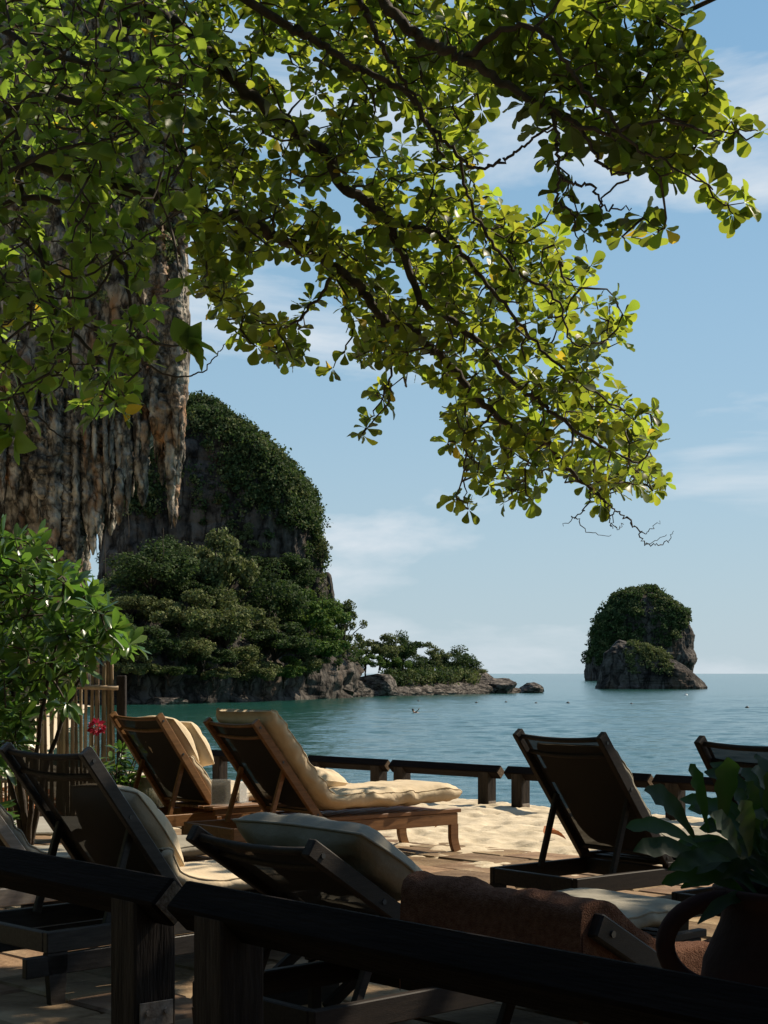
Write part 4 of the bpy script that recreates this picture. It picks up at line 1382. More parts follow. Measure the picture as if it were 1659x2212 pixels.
for i, (px, y0, y1, r_) in enumerate([(148, 930, 1120, 24), (212, 900, 1070, 22), (115, 1000, 1190, 22), (90, 880, 1080, 26), (250, 860, 1010, 18), (160, 1080, 1240, 24), (140, 1180, 1330, 26), (40, 880, 1060, 26), (350, 760, 960, 20), (375, 640, 900, 22), (340, 500, 760, 22)]):
    stalactite(px, y0, y1, r_, DC + R.uniform(-.4, .6), 60 + i, 2.2)
for i in range(70):
    px = R.uniform(-40, 396); y0 = R.uniform(-350, 520); 
    if 288 < px < 328: continue
    stalactite(px, y0, y0 + R.uniform(220, 460), R.uniform(7, 19), DC + R.uniform(.3, 2.2), 500 + i)
for i in range(30):
    px = R.uniform(0, 300); y0 = R.uniform(760, 930)
    stalactite(px, y0, min(y0 + R.uniform(80, 230), 1200 - .62 * max(0, px - 60)), R.uniform(3, 8), DC - R.uniform(.2, 1.4), 700 + i)
for i in range(46):
    q = R.random()
    px, yb = 178 + q * 215, 1185 - q * 215 + R.uniform(-25, 20)
    if px > 325: yb = R.uniform(930, 1010)
    stalactite(px, yb - R.uniform(70, 190), yb + R.uniform(0, 45), R.uniform(4, 10), DC - R.uniform(-.6, 1.2), 900 + i)
nzs = fbm(cg.reshape(-1, 3) * .35, 3, 191).reshape(cg.shape[:2])
pxs = PX0 + F * cg[:, :, 0] / cg[:, :, 1]; pys = HZ + F * (CAM_H - cg[:, :, 2]) / cg[:, :, 1]
sel = (cg[:, :, 1] < 116) & (pys < 720) & (pys > 380) & (pxs > 150) & (nzs > .12)
cover('vegetation', cg - np.array([0, 3.4, 0]), sel, 150, .45, 26, .22, M_FAR2, rg, cliff)
for px, y0, y1 in ((226, 1090, 1240), (277, 1040, 1160), (352, 1140, 1200), (208, 1130, 1210)):
    a, b_ = at(px, y0, DC), at(px + 1, y1, DC)
    MB().tube([tuple(a + (b_ - a) * q + np.array([.03 * math.sin(q * 9), 0, 0])) for q in np.linspace(0, 1, 8)], .022, 5).build('hanging_vine', M_TWIG, cliff)

# ------------------------------------------------------------------ sea almond tree reaching over the terrace
T_OB = [leaf_template('obovate', 6, .25, .16), leaf_template('obovate', 6, .42, .34, .012), leaf_template('obovate', 6, .10, -.08, .02)]
T_HE = leaf_template('heart', 5, .22, .2)
T_HES = [T_HE, leaf_template('heart', 6, .5, .35, .015), leaf_template('oblong', 5, .3, -.1)]
T_OL = leaf_template('oblong', 6, .25, .22)
rg = np.random.default_rng(5)


def dn_(d): return 10.0 + (d - 10.2) * .5     # the crown stands a little nearer than the limb stations are noted


def dz(x, y): return 13.3 + .0006 * (x - 800) + rg.uniform(-2.2, 2.2)
def dz2(x, y): return 10.2 + rg.uniform(-1.0, 1.0)


R1 = [(430, -30), (1060, -30), (1060, 180), (1035, 260), (1035, 390), (1085, 450), (1195, 450), (1225, 560), (1285, 585), (1350, 650), (1365, 725), (1310, 760), (1340, 830), (1405, 885), (1425, 960),
      (1430, 1080), (1370, 1070), (1290, 1090), (1250, 1040), (1190, 1015), (1165, 1060), (1080, 1060), (1030, 1060), (1015, 1010), (985, 940), (970, 900), (965, 835), (900, 830), (870, 790),
      (830, 760), (800, 785), (735, 785), (725, 740), (745, 700), (715, 640), (690, 560), (560, 545), (545, 600), (560, 690), (640, 700), (675, 760), (635, 785), (575, 780), (545, 745),
      (480, 680), (425, 640), (430, 560), (405, 480), (425, 300)]
HOLES = [(522, 62, 22, 36), (608, 135, 18, 26), (718, 197, 18, 20), (622, 238, 22, 26), (731, 450, 18, 46), (770, 447, 10, 12), (615, 615, 62, 40), (650, 420, 16, 22), (566, 330, 10, 18),
         (560, 420, 12, 14), (905, 330, 10, 14), (860, 270, 12, 18), (1000, 520, 14, 10), (880, 610, 10, 12), (1145, 720, 18, 8), (1190, 800, 12, 10), (1100, 680, 8, 10), (1210, 925, 14, 10), (940, 560, 14, 12), (1040, 620, 12, 12), (800, 330, 14, 18), (690, 260, 12, 16), (1010, 240, 12, 20), (880, 420, 12, 12), (480, 430, 12, 16), (500, 560, 16, 14), (830, 560, 10, 12), (1270, 690, 12, 12), (1060, 800, 10, 10), (1300, 850, 10, 8), (640, 340, 10, 14), (770, 730, 12, 10), (930, 790, 10, 10)]
cen = scatter(R1, 1150, HOLES, rg, 8, dz, 16)
R2 = [(1045, -30), (1480, -30), (1490, 45), (1470, 90), (1520, 140), (1540, 190), (1520, 220), (1535, 260), (1515, 300), (1505, 340), (1480, 375), (1430, 380), (1390, 360), (1330, 340), (1260, 310),
      (1200, 290), (1160, 290), (1110, 215), (1060, 190)]
cen += scatter(R2, 190, [(1150, 55, 8, 8)], rg, 14, dz2, 6)
for x, y in [(1590, 283), (1642, 286), (1580, 262), (1560, 300), (1545, 425), (1583, 462), (1608, 438), (1572, 440), (1530, 400), (1410, 505), (1436, 492), (1345, 512), (1330, 498), (1272, 482), (1248, 462), (1215, 420),
             (1262, 502), (1200, 355), (1180, 338), (1232, 390), (1390, 470), (1225, 330)]:
    cen.append((x, y, 10.4 + rg.uniform(-.3, .3)))
for x, y in [(790, 925), (783, 938), (800, 905), (826, 862), (815, 848), (842, 838), (838, 868), (1000, 1088), (985, 1076), (1012, 1100), (978, 1080), (985, 955), (967, 958), (1000, 985), (1090, 1085), (1150, 1080), (1120, 1065),
             (1275, 575), (1262, 590), (660, 665), (672, 650), (655, 680), (745, 760), (720, 795), (1300, 1090), (1410, 1060)]:
    cen.append((x, y, 13.6 + rg.uniform(-.3, .3)))
centres = [at(c_[0], c_[1], dn_(c_[2])) for c_ in cen]
sizes = [.118 if c_[2] > 11.2 else .142 for c_ in cen]
# the crown goes on above and beside the picture
for _ in range(200):
    x, y = rg.uniform(300, 1900), rg.uniform(-700, -40)
    centres.append(at(x, y, rg.uniform(8.0, 12.5))); sizes.append(.19)
centres = np.array(centres)
limbs = [
    [(-330, 480, 13.2, .15), (-120, 360, 13.0, .10), (33, 360, 12.9, .075), (165, 377, 12.9, .062), (298, 417, 13, .056), (430, 456, 13.1, .052), (529, 476, 13.2, .050), (585, 506, 13.2, .048), (647, 538, 13.3, .046),
     (727, 578, 13.3, .044), (792, 640, 13.4, .042), (832, 692, 13.4, .042), (880, 712, 13.4, .040), (952, 767, 13.5, .036), (996, 818, 13.5, .034), (1040, 869, 13.5, .031), (1098, 916, 13.6, .028), (1144, 935, 13.6, .026),
     (1187, 959, 13.6, .023), (1207, 998, 13.6, .021), (1230, 1018, 13.6, .019), (1280, 1058, 13.6, .015), (1310, 1085, 13.6, .01)],
    [(-330, 480, 13.2, .15), (-100, 60, 12.6, .10), (150, -30, 12.5, .075), (330, 30, 12.5, .062), (430, 100, 12.6, .058), (541, 211, 12.6, .055), (603, 255, 12.7, .053), (650, 302, 12.7, .05), (698, 327, 12.8, .048), (745, 404, 12.8, .046),
     (803, 444, 12.9, .043), (840, 484, 12.9, .04), (872, 560, 13, .036), (909, 650, 13, .032), (967, 687, 13, .029), (1042, 747, 13, .026), (1118, 833, 13.1, .022), (1161, 863, 13.1, .02), (1207, 899, 13.1, .018), (1290, 960, 13.2, .012), (1380, 1000, 13.2, .008)],
    [(150, -30, 12.5, .06), (420, -40, 12.0, .045), (614, 51, 12, .036), (654, 76, 12, .034), (698, 98, 12, .031), (756, 140, 12, .028), (796, 156, 12, .026), (883, 204, 11.9, .023), (923, 266, 11.9, .02), (949, 291, 11.8, .017), (996, 342, 11.8, .015),
     (1029, 360, 11.7, .013), (1072, 356, 11.6, .011), (1094, 342, 11.6, .01), (1125, 318, 11.4, .009), (1160, 290, 11.2, .008)],
    [(420, -40, 12.0, .045), (640, -120, 11.6, .04), (770, 0, 11.6, .026), (796, 33, 11.6, .023), (814, 84, 11.6, .021), (843, 127, 11.7, .019), (869, 171, 11.7, .016), (910, 240, 11.8, .012), (960, 340, 11.8, .01)],
    [(640, -120, 11.6, .04), (800, -20, 11.2, .045), (858, 36, 11, .044), (905, 84, 11, .043), (941, 102, 11, .041), (1003, 127, 10.9, .038), (1072, 171, 10.8, .034), (1130, 205, 10.6, .029), (1191, 238, 10.5, .024), (1250, 271, 10.4, .02), (1320, 285, 10.3, .016), (1400, 262, 10.3, .013), (1488, 271, 10.3, .01), (1536, 286, 10.4, .007), (1637, 282, 10.4, .004)],
    [(1003, 127, 10.9, .03), (1100, 60, 10.5, .024), (1179, 74, 10.3, .021), (1228, 149, 10.2, .018), (1265, 197, 10.2, .016), (1302, 238, 10.2, .013), (1370, 320, 10.3, .010), (1440, 350, 10.4, .008), (1540, 410, 10.4, .005)],
    [(1191, 238, 10.5, .018), (1204, 300, 10.4, .013), (1205, 327, 10.4, .012), (1213, 379, 10.4, .011), (1245, 398, 10.4, .010), (1280, 401, 10.4, .009), (1298, 439, 10.4, .007), (1324, 453, 10.4, .006), (1364, 450, 10.4, .004)],
    [(1250, 271, 10.4, .016), (1285, 330, 10.4, .011), (1310, 365, 10.4, .010), (1355, 380, 10.4, .008), (1300, 430, 10.4, .006), (1305, 478, 10.4, .004)],
    [(1213, 379, 10.4, .010), (1200, 430, 10.4, .009), (1240, 470, 10.4, .007), (1245, 520, 10.4, .004)],
    [(996, 342, 11.8, .014), (1010, 420, 12.2, .013), (1060, 520, 12.5, .012), (1120, 590, 12.6, .011), (1200, 640, 12.6, .009), (1230, 735, 12.6, .007), (1280, 742, 12.6, .006), (1320, 730, 12.6, .004)],
    [(840, 484, 12.9, .03), (930, 500, 12.7, .024), (1010, 560, 12.6, .02), (1090, 660, 12.6, .016), (1160, 740, 12.7, .013), (1240, 820, 12.8, .01), (1340, 880, 12.9, .006)],
    [(727, 578, 13.3, .024), (690, 640, 13.3, .014), (640, 690, 13.3, .01), (560, 740, 13.3, .006)],
    [(832, 692, 13.4, .016), (850, 780, 13.5, .01), (830, 850, 13.6, .007), (792, 920, 13.6, .004)],
    [(1065, 892, 13.5, .012), (1010, 960, 13.5, .008), (1005, 1040, 13.6, .006), (1000, 1090, 13.6, .003)],
    [(1273, 1056, 13.6, .007), (1272, 1080, 13.6, .006), (1263, 1104, 13.6, .005), (1240, 1117, 13.6, .004), (1217, 1137, 13.6, .002)],
    [(1243, 1118, 13.6, .0045), (1273, 1150, 13.6, .003), (1320, 1155, 13.6, .0018)],
    [(1290, 1065, 13.6, .008), (1312, 1085, 13.6, .007), (1329, 1104, 13.6, .006), (1352, 1117, 13.6, .0055), (1379, 1147, 13.6, .005), (1395, 1174, 13.6, .005), (1422, 1177, 13.6, .004), (1445, 1170, 13.6, .003), (1455, 1147, 13.6, .002)],
    [(1352, 1117, 13.6, .005), (1385, 1150, 13.6, .004), (1405, 1145, 13.6, .003), (1425, 1125, 13.6, .002)], [(1329, 1104, 13.6, .005), (1318, 1130, 13.6, .004), (1335, 1142, 13.6, .003), (1345, 1130, 13.6, .002)],
    [(1395, 1174, 13.6, .003), (1440, 1155, 13.6, .002)], [(1296, 1070, 13.6, .006), (1318, 1110, 13.6, .004), (1324, 1142, 13.6, .003)],
]
limbs = [[(a_, b_, dn_(d_) - .6, r_ * (.78 if r_ > .012 else .95)) for a_, b_, d_, r_ in l_] for l_ in limbs]
tb_ = np.array([-4.3, 11.7, -.2])
trunk = [(*tb_, .30), (-4.25, 11.65, .5, .24), (-4.15, 11.6, 1.8, .21), (-4.0, 11.55, 3.2, .19), (*at(-330, 480, dn_(13.2)), .17)]
build_tree('sea_almond_tree', 'sea almond tree with whorls of backlit leaves reaching over the terrace', None, tb_, limbs, centres, np.array(sizes), T_OB, M_LEAF, rg, (6, 9), (52, 88),
           extra_mats=((M_YLEAF, .012, 'yellow_leaves'),), trunk=trunk)

# unseen second almond tree, added past the right edge to shade the near loungers
rg = np.random.default_rng(6)
cc = []
while len(cc) < 520:
    v = rg.normal(0, 1, 3); v /= np.linalg.norm(v); v *= rg.uniform(.3, 1) ** .5
    p_ = np.array([4.4, 7.5, 4.9]) + v * np.array([2.4, 3.0, 1.9])
    q_ = to_px(p_[None])[0]
    if q_[0] < 1790: continue
    sun_gap = False  # crown left open along the sun direction so light patches fall through
    for g_, r_ in (((1.05, 4.4, .6), .55), ((.35, 5.6, .65), .35), ((-.75, 7.3, .7), .3)):
        w_ = p_ - np.array(g_); w_ = w_ - np.array(SUN_DIR) * (w_ @ np.array(SUN_DIR))
        sun_gap |= bool(np.linalg.norm(w_) < r_)
    if sun_gap: continue
    cc.append(p_)
tb_ = np.array([6.6, 6.9, -.1])
lim = [[(*to_px(np.array([[6.3, 6.95, 3.4]]))[0], 6.95, .11), (*to_px(np.array([[5.0, 7.6, 4.9]]))[0], 7.6, .06), (*to_px(np.array([[3.8, 8.2, 5.4]]))[0], 8.2, .02)],
       [(*to_px(np.array([[6.3, 6.95, 3.4]]))[0], 6.95, .11), (*to_px(np.array([[5.2, 6.0, 5.0]]))[0], 6.0, .05), (*to_px(np.array([[4.2, 5.2, 5.6]]))[0], 5.2, .02)],
       [(*to_px(np.array([[6.3, 6.95, 3.4]]))[0], 6.95, .11), (*to_px(np.array([[6.0, 8.6, 5.0]]))[0], 8.6, .05), (*to_px(np.array([[5.4, 9.8, 5.8]]))[0], 9.8, .02)]]
build_tree('sea_almond_tree', 'unseen sea almond tree added past the right edge to shade the near loungers', None, tb_, lim, np.array(cc), np.full(len(cc), .24), T_OB, M_LEAF, rg, (6, 9), (52, 88),
           trunk=[(*tb_, .2), (6.5, 6.9, 1.5, .16), (6.3, 6.95, 3.4, .12)])

# leafy tree with broad soft leaves on the left
rg = np.random.default_rng(9)
R3 = [(-30, -30), (430, -30), (470, 110), (430, 250), (420, 400), (400, 540), (345, 690), (325, 790), (280, 870), (262, 940), (215, 920), (150, 860), (60, 850), (-30, 900)]
H3 = [(235, 610, 45, 50), (370, 500, 24, 50), (340, 610, 30, 50), (335, 850, 30, 60), (180, 730, 22, 30), (300, 330, 20, 30), (355, 560, 34, 100), (230, 640, 56, 60), (120, 560, 24, 30), (60, 740, 24, 30)]
cen = scatter(R3, 560, H3, rg, 5, lambda x, y: rg.uniform(9.0, 12.2), 8)
for x, y in [(400, 230), (395, 255), (300, 180), (275, 260), (250, 330), (330, 130), (405, 760), (403, 745), (395, 600), (20, 920), (30, 945), (60, 900)]: cen.append((x, y, 9.2))
centres = [at(*c_) for c_ in cen]; sizes = [.125] * (len(cen) - 12) + [.17] * 12
for _ in range(60):
    centres.append(at(rg.uniform(-420, 420), rg.uniform(-500, -30), rg.uniform(8, 12))); sizes.append(.17)
for _ in range(120):
    centres.append(at(rg.uniform(-420, -30), rg.uniform(-30, 900), rg.uniform(8.5, 12))); sizes.append(.17)
limbs = [
    [(-260, 560, 11.2, .08), (-120, 330, 11, .05), (30, 230, 10.8, .036), (116, 212, 10.7, .03), (230, 240, 10.6, .022), (330, 300, 10.6, .014), (400, 330, 10.6, .008)],
    [(-120, 330, 11, .045), (26, 245, 10.8, .026), (33, 330, 10.7, .022), (45, 420, 10.7, .018), (80, 520, 10.7, .015), (105, 610, 10.7, .012), (130, 700, 10.7, .009), (150, 760, 10.7, .006)],
    [(-260, 560, 11.2, .07), (-80, 480, 11, .035), (40, 430, 10.6, .022), (130, 440, 10.6, .02), (190, 500, 10.6, .017), (248, 549, 10.6, .015), (274, 595, 10.6, .013), (281, 694, 10.6, .011), (284, 747, 10.6, .010), (324, 792, 10.7, .008), (397, 813, 10.8, .006), (440, 800, 10.9, .005), (473, 763, 11, .004), (496, 730, 11, .003), (522, 712, 11, .002)],
    [(-120, 330, 11, .045), (-60, 60, 10.6, .03), (80, 110, 10.4, .022), (200, 140, 10.3, .018), (330, 170, 10.2, .012), (420, 200, 10.2, .006)],
    [(-260, 560, 11.2, .06), (-80, 620, 11, .03), (60, 640, 10.8, .018), (160, 720, 10.8, .013), (230, 800, 10.8, .009), (270, 880, 10.8, .005)],
    [(-80, 620, 11, .03), (20, 760, 10.8, .012), (43, 820, 10.8, .009), (66, 883, 10.8, .007), (126, 939, 10.8, .005), (185, 970, 10.8, .003)],
    [(-60, 400, 11, .03), (150, 318, 10, .010), (240, 316, 9.9, .007), (330, 270, 9.9, .004)], [(-60, 420, 9.8, .016), (100, 330, 9.6, .010), (240, 300, 9.5, .007), (360, 250, 9.5, .004)],
    [(30, 500, 10.2, .01), (160, 600, 10.2, .008), (300, 520, 10.2, .006), (400, 450, 10.2, .004)], [(248, 549, 10.6, .01), (200, 640, 10.6, .008), (100, 640, 10.6, .005)],
]
tb_ = np.array([-3.9, 11.2, -.2])
trunk = [(*tb_, .16), (-3.85, 11.2, .8, .13), (-3.75, 11.2, 2.4, .11), (*at(-260, 560, 11.2), .09)]
build_tree('broadleaf_tree', 'broadleaf tree with soft bright green leaves and thin bare stems at upper left', None, tb_, limbs, np.array(centres), np.array(sizes), T_HES, M_LEAF2, rg, (3, 6), (40, 95),
           extra_mats=((M_YLEAF, .02, 'yellow_leaves'),), trunk=trunk, wob=.02)

# glossy beach shrub in front of the bamboo fence
rg = np.random.default_rng(13)
R4 = [(-30, 1150), (50, 1145), (110, 1190), (150, 1240), (190, 1260), (225, 1330), (280, 1375), (285, 1400), (205, 1415), (165, 1455), (150, 1520), (130, 1590), (60, 1620), (-30, 1700)]
cen = scatter(R4, 230, [(110, 1580, 50, 45), (215, 1490, 34, 60)], rg, 8, lambda x, y: rg.uniform(11.6, 13.4), 4)
centres = [at(*c_) for c_ in cen]
for _ in range(40): centres.append(at(rg.uniform(-250, -20), rg.uniform(1150, 1700), rg.uniform(11.4, 13.4)))
base = at(60, 1795, 12.4); base[2] = 0
bs = lambda *pts: [(*p_,) for p_ in pts]
bx_ = lambda x: (PX0 + F * base[0] / base[1] + x)
gy = HZ + F * CAM_H / 12.4
limbs = [bs((bx_(0), gy, 12.4, .03), (bx_(-20), 1640, 12.4, .025), (30, 1480, 12.4, .018), (60, 1330, 12.4, .012), (90, 1220, 12.4, .006)),
         bs((bx_(5), gy, 12.4, .026), (bx_(40), 1660, 12.4, .02), (150, 1520, 12.4, .014), (200, 1420, 12.4, .009), (260, 1385, 12.4, .005)),
         bs((bx_(-5), gy, 12.4, .026), (bx_(-50), 1640, 12.4, .02), (-40, 1480, 12.3, .014), (-20, 1300, 12.3, .008)),
         bs((bx_(0), gy, 12.3, .024), (bx_(20), 1620, 12.2, .018), (110, 1440, 12.1, .012), (150, 1330, 12.1, .008), (190, 1280, 12.1, .004))]
sh_ = build_tree('beach_shrub', 'glossy green beach shrub with long leaves in front of the bamboo fence', None, base, limbs, np.array(centres), np.full(len(centres), .175), [T_OL, leaf_template('oblong', 6, .45, .4, .01), leaf_template('oblong', 6, .12, -.05)], M_LEAF3, rg, (7, 11), (30, 85), twig_r=.008, wob=.01)
sh_['category'] = 'shrub'

# ------------------------------------------------------------------ bamboo fence
fx0, fx1 = at(-60, 1455, 15.2), at(262, 1455, 15.0)
fence = empty('bamboo_fence', (fx1[0], 15.0, -.1))
tag(fence, 'upright bamboo cane fence with one horizontal cane behind the shrub', 'fence')
nP = 46
for k in range(nP):
    q = k / (nP - 1)
    x = -q * (fx1[0] - fx0[0]) - .06
    h_ = 1.68 + R.uniform(-.10, .10) - .05 * math.sin(k)
    r_ = R.uniform(.013, .02)
    lean = R.uniform(-.025, .035)
    pts = []; rad = []
    zz = 0
    while zz < h_:
        for dzz, rr in ((0, 1.0), (.012, 1.14), (.024, 1.0)):
            pts.append((x + lean * zz, R.uniform(-.004, .004) + (.03 if k % 3 else -.005), zz + dzz)); rad.append(r_ * rr)
        zz += R.uniform(.22, .30)
    pts.append((x + lean * h_, .01, h_)); rad.append(r_ * .9)
    MB().tube(pts, rad, 7).build('bamboo_cane', M_BAMBOO, fence, smooth=True)
for z_, y_ in ((1.33, -.05), (.45, -.05)):
    pts, rad = [], []
    for q in np.linspace(0, 1, 9): pts.append((-.02 - q * 1.6, y_, z_ + .012 * math.sin(q * 5))); rad.append(.024 if int(q * 8) % 2 else .022)
    MB().tube(pts, rad, 8).build('cross_cane', M_BAMBOO, fence, smooth=True)
m = MB(); m.box((0, .02, .72), (.085, .085, 1.46), bev=.008); m.build('end_post', M_POST, fence)

# ------------------------------------------------------------------ small shrub with red blossom, mossy jar, litter
rg = np.random.default_rng(17)


def low_plant(name, label, c, n_, size, tmpl, mt, spread, hgt, cat='plant', nst=6):
    root = empty(name, (c[0], c[1], 0.0)); tag(root, label, cat)
    mb_ = MB(); P, D, U, S = [], [], [], []
    for s_ in range(nst):
        a = rg.uniform(0, 6.28); e = np.array([math.cos(a) * spread * rg.uniform(.2, 1), math.sin(a) * spread * rg.uniform(.2, 1), hgt * rg.uniform(.6, 1)])
        pts = [np.array([0, 0, .02]), e * np.array([.35, .35, .5]), e]
        mb_.tube([tuple(p_) for p_ in pts], [.012, .009, .005], 5)
        for _ in range(n_ // nst):
            q = rg.uniform(.35, 1.0)
            p_ = pts[1] + (pts[2] - pts[1]) * (q - .35) / .65
            d = rg.normal(0, 1, 3); d[2] = abs(d[2]) * .7
            P.append(p_); D.append(d); U.append(np.array([0, 0, 1.]) + rg.normal(0, .4, 3)); S.append(size * rg.uniform(.6, 1.2))
    mb_.build('stems', M_TWIG, root, smooth=True)
    P, D, U, S = map(np.array, (P, D, U, S))
    tag(link('foliage', instance_mesh('foliage', *tmpl, P, frames(D, U), S, mt), root), kind='stuff')
    return root


pl = low_plant('flowering_shrub', 'small leafy shrub with a red blossom beside the leftmost teak lounger', at(245, 1800, 13.0), 170, .15, T_OL, M_LEAF3, .32, .86, 'shrub', 9)
P, D, U, S = [], [], [], []
for _ in range(70):
    v = rg.normal(0, 1, 3); v /= np.linalg.norm(v)
    P.append(np.array([-.11, -.15, .93]) + v * .034 * np.array([1.4, 1, 1])); D.append(v); U.append(rg.normal(0, 1, 3)); S.append(rg.uniform(.03, .048))
P, D, U, S = map(np.array, (P, D, U, S))
link('red_blossom', instance_mesh('red_blossom', *leaf_template('heart', 3), P, frames(D, U), S, M_RED), pl)
low_plant('ground_plant', 'low green plant at the left edge above the leaf litter', at(-5, 1760, 11.6), 60, .2, T_OL, M_LEAF3, .25, .45, 'plant', 5)
m = MB(); m.lathe([(.0, .01), (.13, .0), (.17, .04), (.23, .17), (.245, .27), (.22, .38), (.16, .45), (.15, .48), (.175, .50), (.15, .505), (.13, .46), (.13, .35)], 36)
j = m.build('clay_jar', M_MOSSY, None, (*at(322, 1800, 13.2)[:2], 0.0), smooth=True)
tag(j, 'mossy pale-streaked clay jar standing behind the near left lounger', 'jar')
m = MB(); m.lathe([(.18, .40), (.185, .43), (.178, .45)], 36); m.build('rim_band', M_MOSSY, j, smooth=True)
# sunlit concrete strip and litter at the left edge
c = at(90, 1790, 13.6)
m = MB(); m.box((c[0] - 1.2, 13.9, .0), (3.9, 1.5, .07), bev=.01)
tag(m.build('concrete_path', M_CONC), kind='structure')
P, D, U, S = [], [], [], []
for _ in range(420):
    c = at(rg.uniform(-60, 120), 1755, rg.uniform(14.6, 17.5)); c[2] = rg.uniform(.03, .07)
    P.append(c); D.append(rg.normal(0, 1, 3) * [1, 1, .25]); U.append([0, 0, 1] + rg.normal(0, .5, 3)); S.append(rg.uniform(.05, .12))
P, D, U, S = map(np.array, (P, D, U, S))
tag(link('leaf_litter', instance_mesh('leaf_litter', *T_HE, P, frames(D, U), S, M_DRY)), 'brown leaf litter on the sand at the left edge', 'leaf litter', kind='stuff')
for i, (px, py, lab) in enumerate([(1197, 1808, 'curled rust-brown leaf lying on the sand left of the right lounger'), (975, 1790, 'small dry leaf on the sand by the foot of the golden lounger')]):
    d = F * (CAM_H - .05) / (py - HZ)
    c = at(px, py, d)
    tv, tf = leaf_template('heart', 6, .7, .45)
    o = link('fallen_leaf', np_mesh('fallen_leaf', tv * (.19 if i == 0 else .08), tf, M_DRY), None, (c[0] - .08, c[1], .075), (.15, -.15, .3 + i * 2))
    tag(o, lab, 'leaf', 'fallen leaves')

# ------------------------------------------------------------------ terracotta urn with a strap fern at the right edge
ux, uy = .90, 3.42
urn = empty('terracotta_urn', (ux, uy, 0))
tag(urn, 'tall dark terracotta urn with ring handles at the lower right, holding the fern', 'urn')
MB().lathe([(.0, .0), (.12, .0), (.13, .03), (.11, .08), (.15, .25), (.20, .48), (.215, .62), (.20, .74), (.165, .82), (.155, .86), (.175, .885), (.18, .90), (.165, .905), (.145, .88), (.14, .80)], 40).build('body', M_TERRA, urn, smooth=True)
for s_ in (-1, 1):
    pts = []
    for k in range(17):
        a = PI * (.5 + k / 16) if s_ < 0 else PI * (.5 - k / 16)
        pts.append((s_ * .165 + .13 * math.cos(a), -.05 * (1 if s_ < 0 else -1), .785 + .098 * math.sin(a) + (0 if abs(math.sin(a)) < .9 else 0)))
    MB().tube(pts, .021, 10).build('handle', M_TERRA, urn, smooth=True)
MB().lathe([(.0, .86), (.14, .86)], 20).build('soil', M_SOIL, urn)
rg = np.random.default_rng(23)
fern = empty('strap_fern', (ux, uy, .86))
tag(fern, 'dark green strap fern with wavy upright fronds growing in the urn', 'fern')
# a few fronds that stand out, then the tuft
def frond(base, tip, w, wav, droop=.12, mt=M_FERN):
    base, tip = np.array(base, float), np.array(tip, float)
    n_ = 14
    q = np.linspace(0, 1, n_)
    Lf = np.linalg.norm(tip - base)
    mid = base + (tip - base) * q[:, None]
    mid[:, 2] += np.sin(q * PI) * droop * Lf
    d = np.gradient(mid, axis=0); d /= np.linalg.norm(d, axis=1)[:, None]
    side = np.cross(d, np.array([.15, -.85, .5])); side /= np.linalg.norm(side, axis=1)[:, None]
    nrm = np.cross(side, d)
    wd = np.interp(q, [0, .12, .4, .7, .9, 1], [.12, .3, .8, 1, .7, .08]) * w / 2
    ph = rg.uniform(0, 6.28, 2)
    V_ = []
    for i in range(n_):
        for s_, p_ in ((-1, ph[0]), (0, 0), (1, ph[1])):
            wv = 1 + .16 * math.sin(q[i] * 21 + p_)
            V_.append(mid[i] + side[i] * s_ * wd[i] * wv + nrm[i] * (abs(s_) * (.25 * wd[i] + wav * math.sin(q[i] * 26 + p_ + s_))))
    Fq = []
    for i in range(n_ - 1):
        a = i * 3
        Fq += [(a, a + 1, a + 4, a + 3), (a + 1, a + 2, a + 5, a + 4)]
    return link('frond', np_mesh('frond', np.array(V_), np.array(Fq), mt), fern)


def fl(px, py, d): return at(px, py, d) - np.array([ux, uy, .86])
for qx, qy, tpx, tpy, d, w, wav in [(1560, 1790, 1572, 1636, 3.3, .068, .003), (1530, 1800, 1490, 1650, 3.35, .042, .005), (1500, 1810, 1392, 1705, 3.3, .06, .005), (1510, 1830, 1352, 1788, 3.25, .045, .003),
                                      (1530, 1870, 1368, 1838, 3.2, .055, .004), (1640, 1800, 1612, 1690, 3.3, .05, .006), (1560, 1780, 1500, 1745, 3.5, .04, .003), (1650, 1790, 1690, 1640, 3.3, .06, .005),
                                      (1580, 1860, 1450, 1880, 3.2, .05, .006), (1600, 1850, 1535, 1760, 3.15, .055, .006), (1620, 1850, 1600, 1730, 3.2, .06, .006)]:
    frond(fl(qx, qy, d), fl(tpx, tpy, d - .05), w * .82, wav * .6)
for _ in range(90):
    a = rg.uniform(0, 6.28); r0 = rg.uniform(0, .1); el = rg.uniform(-.25, 1.2)
    L_ = rg.uniform(.16, .28)
    b_ = np.array([math.cos(a) * r0, math.sin(a) * r0, rg.uniform(.0, .14)])
    t_ = b_ + L_ * np.array([math.cos(a) * math.cos(el), math.sin(a) * math.cos(el), math.sin(el)])
    frond(b_, t_, rg.uniform(.028, .05), .003, .18)

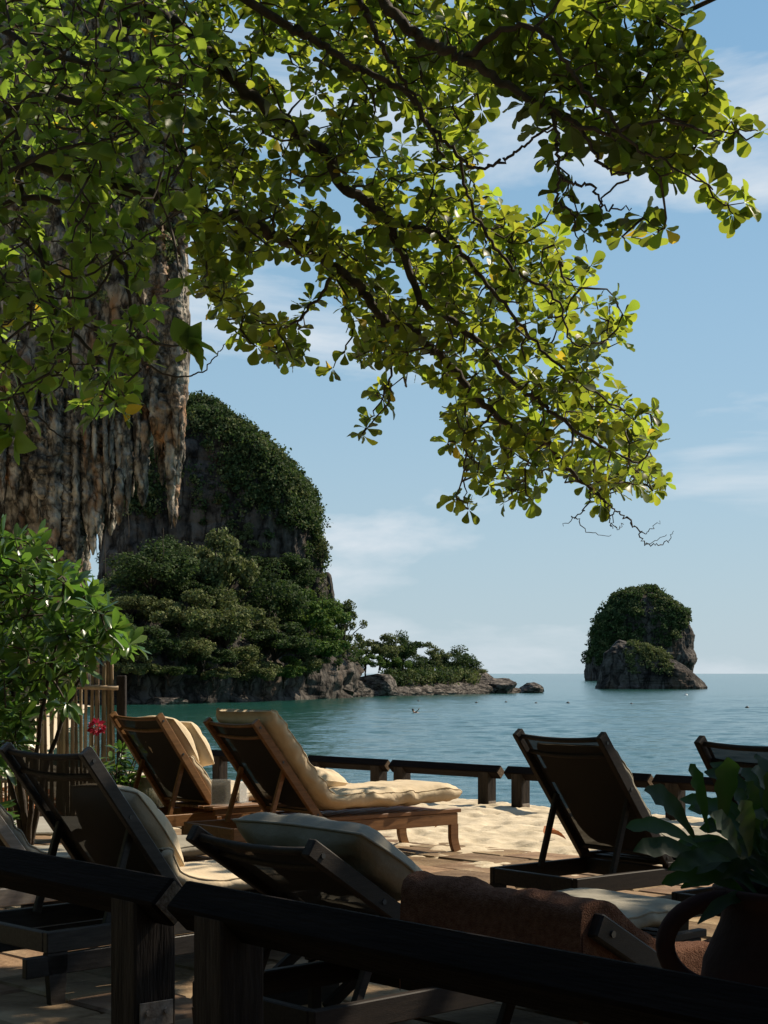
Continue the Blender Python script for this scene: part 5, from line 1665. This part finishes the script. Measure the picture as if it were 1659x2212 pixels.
# ------------------------------------------------------------------ swimmer and floats
def swimmer(px, py):
    d = F * (CAM_H - SEA_Z) / (py - HZ)
    c = at(px, py, d)
    joints = {'pelvis': (0.55, .1, -.12), 'spine': (.3, .05, -.05), 'chest': (.08, 0, .0), 'neck': (-.08, 0, .12), 'head': (-.13, 0, .24), 'crown': (-.14, 0, .36),
              'shL': (.05, .18, .02), 'elL': (-.12, .33, -.05), 'haL': (-.3, .35, -.1), 'shR': (.05, -.18, .06), 'elR': (.28, -.26, .26), 'haR': (.42, -.3, .46),
              'hipL': (.66, .1, -.14), 'knL': (1.05, .12, -.2), 'ftL': (1.42, .14, -.16), 'hipR': (.66, -.08, -.14), 'knR': (1.05, -.1, -.16), 'ftR': (1.44, -.12, -.1)}
    rad = {'pelvis': .13, 'spine': .12, 'chest': .15, 'neck': .055, 'head': .095, 'crown': .075, 'shL': .065, 'elL': .045, 'haL': .035, 'shR': .065, 'elR': .045, 'haR': .04,
           'hipL': .085, 'knL': .06, 'ftL': .04, 'hipR': .085, 'knR': .06, 'ftR': .04}
    ed = [('pelvis', 'spine'), ('spine', 'chest'), ('chest', 'neck'), ('neck', 'head'), ('head', 'crown'), ('chest', 'shL'), ('shL', 'elL'), ('elL', 'haL'), ('chest', 'shR'), ('shR', 'elR'), ('elR', 'haR'),
          ('pelvis', 'hipL'), ('hipL', 'knL'), ('knL', 'ftL'), ('pelvis', 'hipR'), ('hipR', 'knR'), ('knR', 'ftR')]
    ks = list(joints)
    me = bpy.data.meshes.new('person')
    me.from_pydata([joints[k] for k in ks], [(ks.index(a), ks.index(b_)) for a, b_ in ed], [])
    o = link('person', me, None, (c[0], c[1], SEA_Z + .02), (0, 0, .15))
    sk = o.modifiers.new('skin', 'SKIN')
    for i, k in enumerate(ks): me.skin_vertices[0].data[i].radius = (rad[k], rad[k])
    me.skin_vertices[0].data[0].use_root = True
    s = o.modifiers.new('smooth', 'SUBSURF'); s.levels = s.render_levels = 2
    me.materials.append(M_SKIN)
    tag(o, 'swimmer with one arm lifted in the water right of the headland', 'person')
    bm = bmesh.new(); bmesh.ops.create_icosphere(bm, subdivisions=2, radius=.125)
    for v in bm.verts:
        v.co.x = v.co.x * .95; v.co.z = max(v.co.z, -.03)
    mh = bpy.data.meshes.new('hair'); bm.to_mesh(mh); bm.free(); mh.materials.append(M_HAIR)
    link('hair', mh, o, (-.125, 0, .29))


swimmer(895, 1541)
for px, py, lab, mt_, s_ in [(904, 1515, 'dark float nearest the headland in the line of floats', M_BUOY, .20), (1029, 1518, 'second dark float from the headland', M_BUOY, .17), (1093, 1517, 'third dark float from the headland', M_BUOY, .17),
                             (1158, 1519, 'fourth dark float, below the tip of the rocky point', M_BUOY, .17), (1227, 1519, 'fifth dark float, a longer one left of the islets', M_BUOY, .22), (1364, 1521, 'dark float below the low islet', M_BUOY, .19),
                             (1614, 1529, 'rightmost dark float near the right edge', M_BUOY, .22), (1482, 1502, 'small white float below the islets', M_WHITE, .30)]:
    d = F * (CAM_H - SEA_Z) / (py - HZ)
    c = at(px, py, d)
    fo = empty('mooring_float', (c[0], c[1], SEA_Z)); tag(fo, lab, 'float', 'mooring floats on the water')
    MB().lathe([(.0, -s_ * .5), (s_ * .6, -s_ * .35), (s_ * 1.05, 0), (s_ * .85, s_ * .45), (s_ * .4, s_ * .7), (.0, s_ * .75)], 14).build('hull', mt_, fo, smooth=True)
    MB().lathe([(s_ * .12, s_ * .7), (s_ * .18, s_ * .95), (.0, s_ * 1.05)], 8).build('eye', M_CORK, fo, smooth=True)
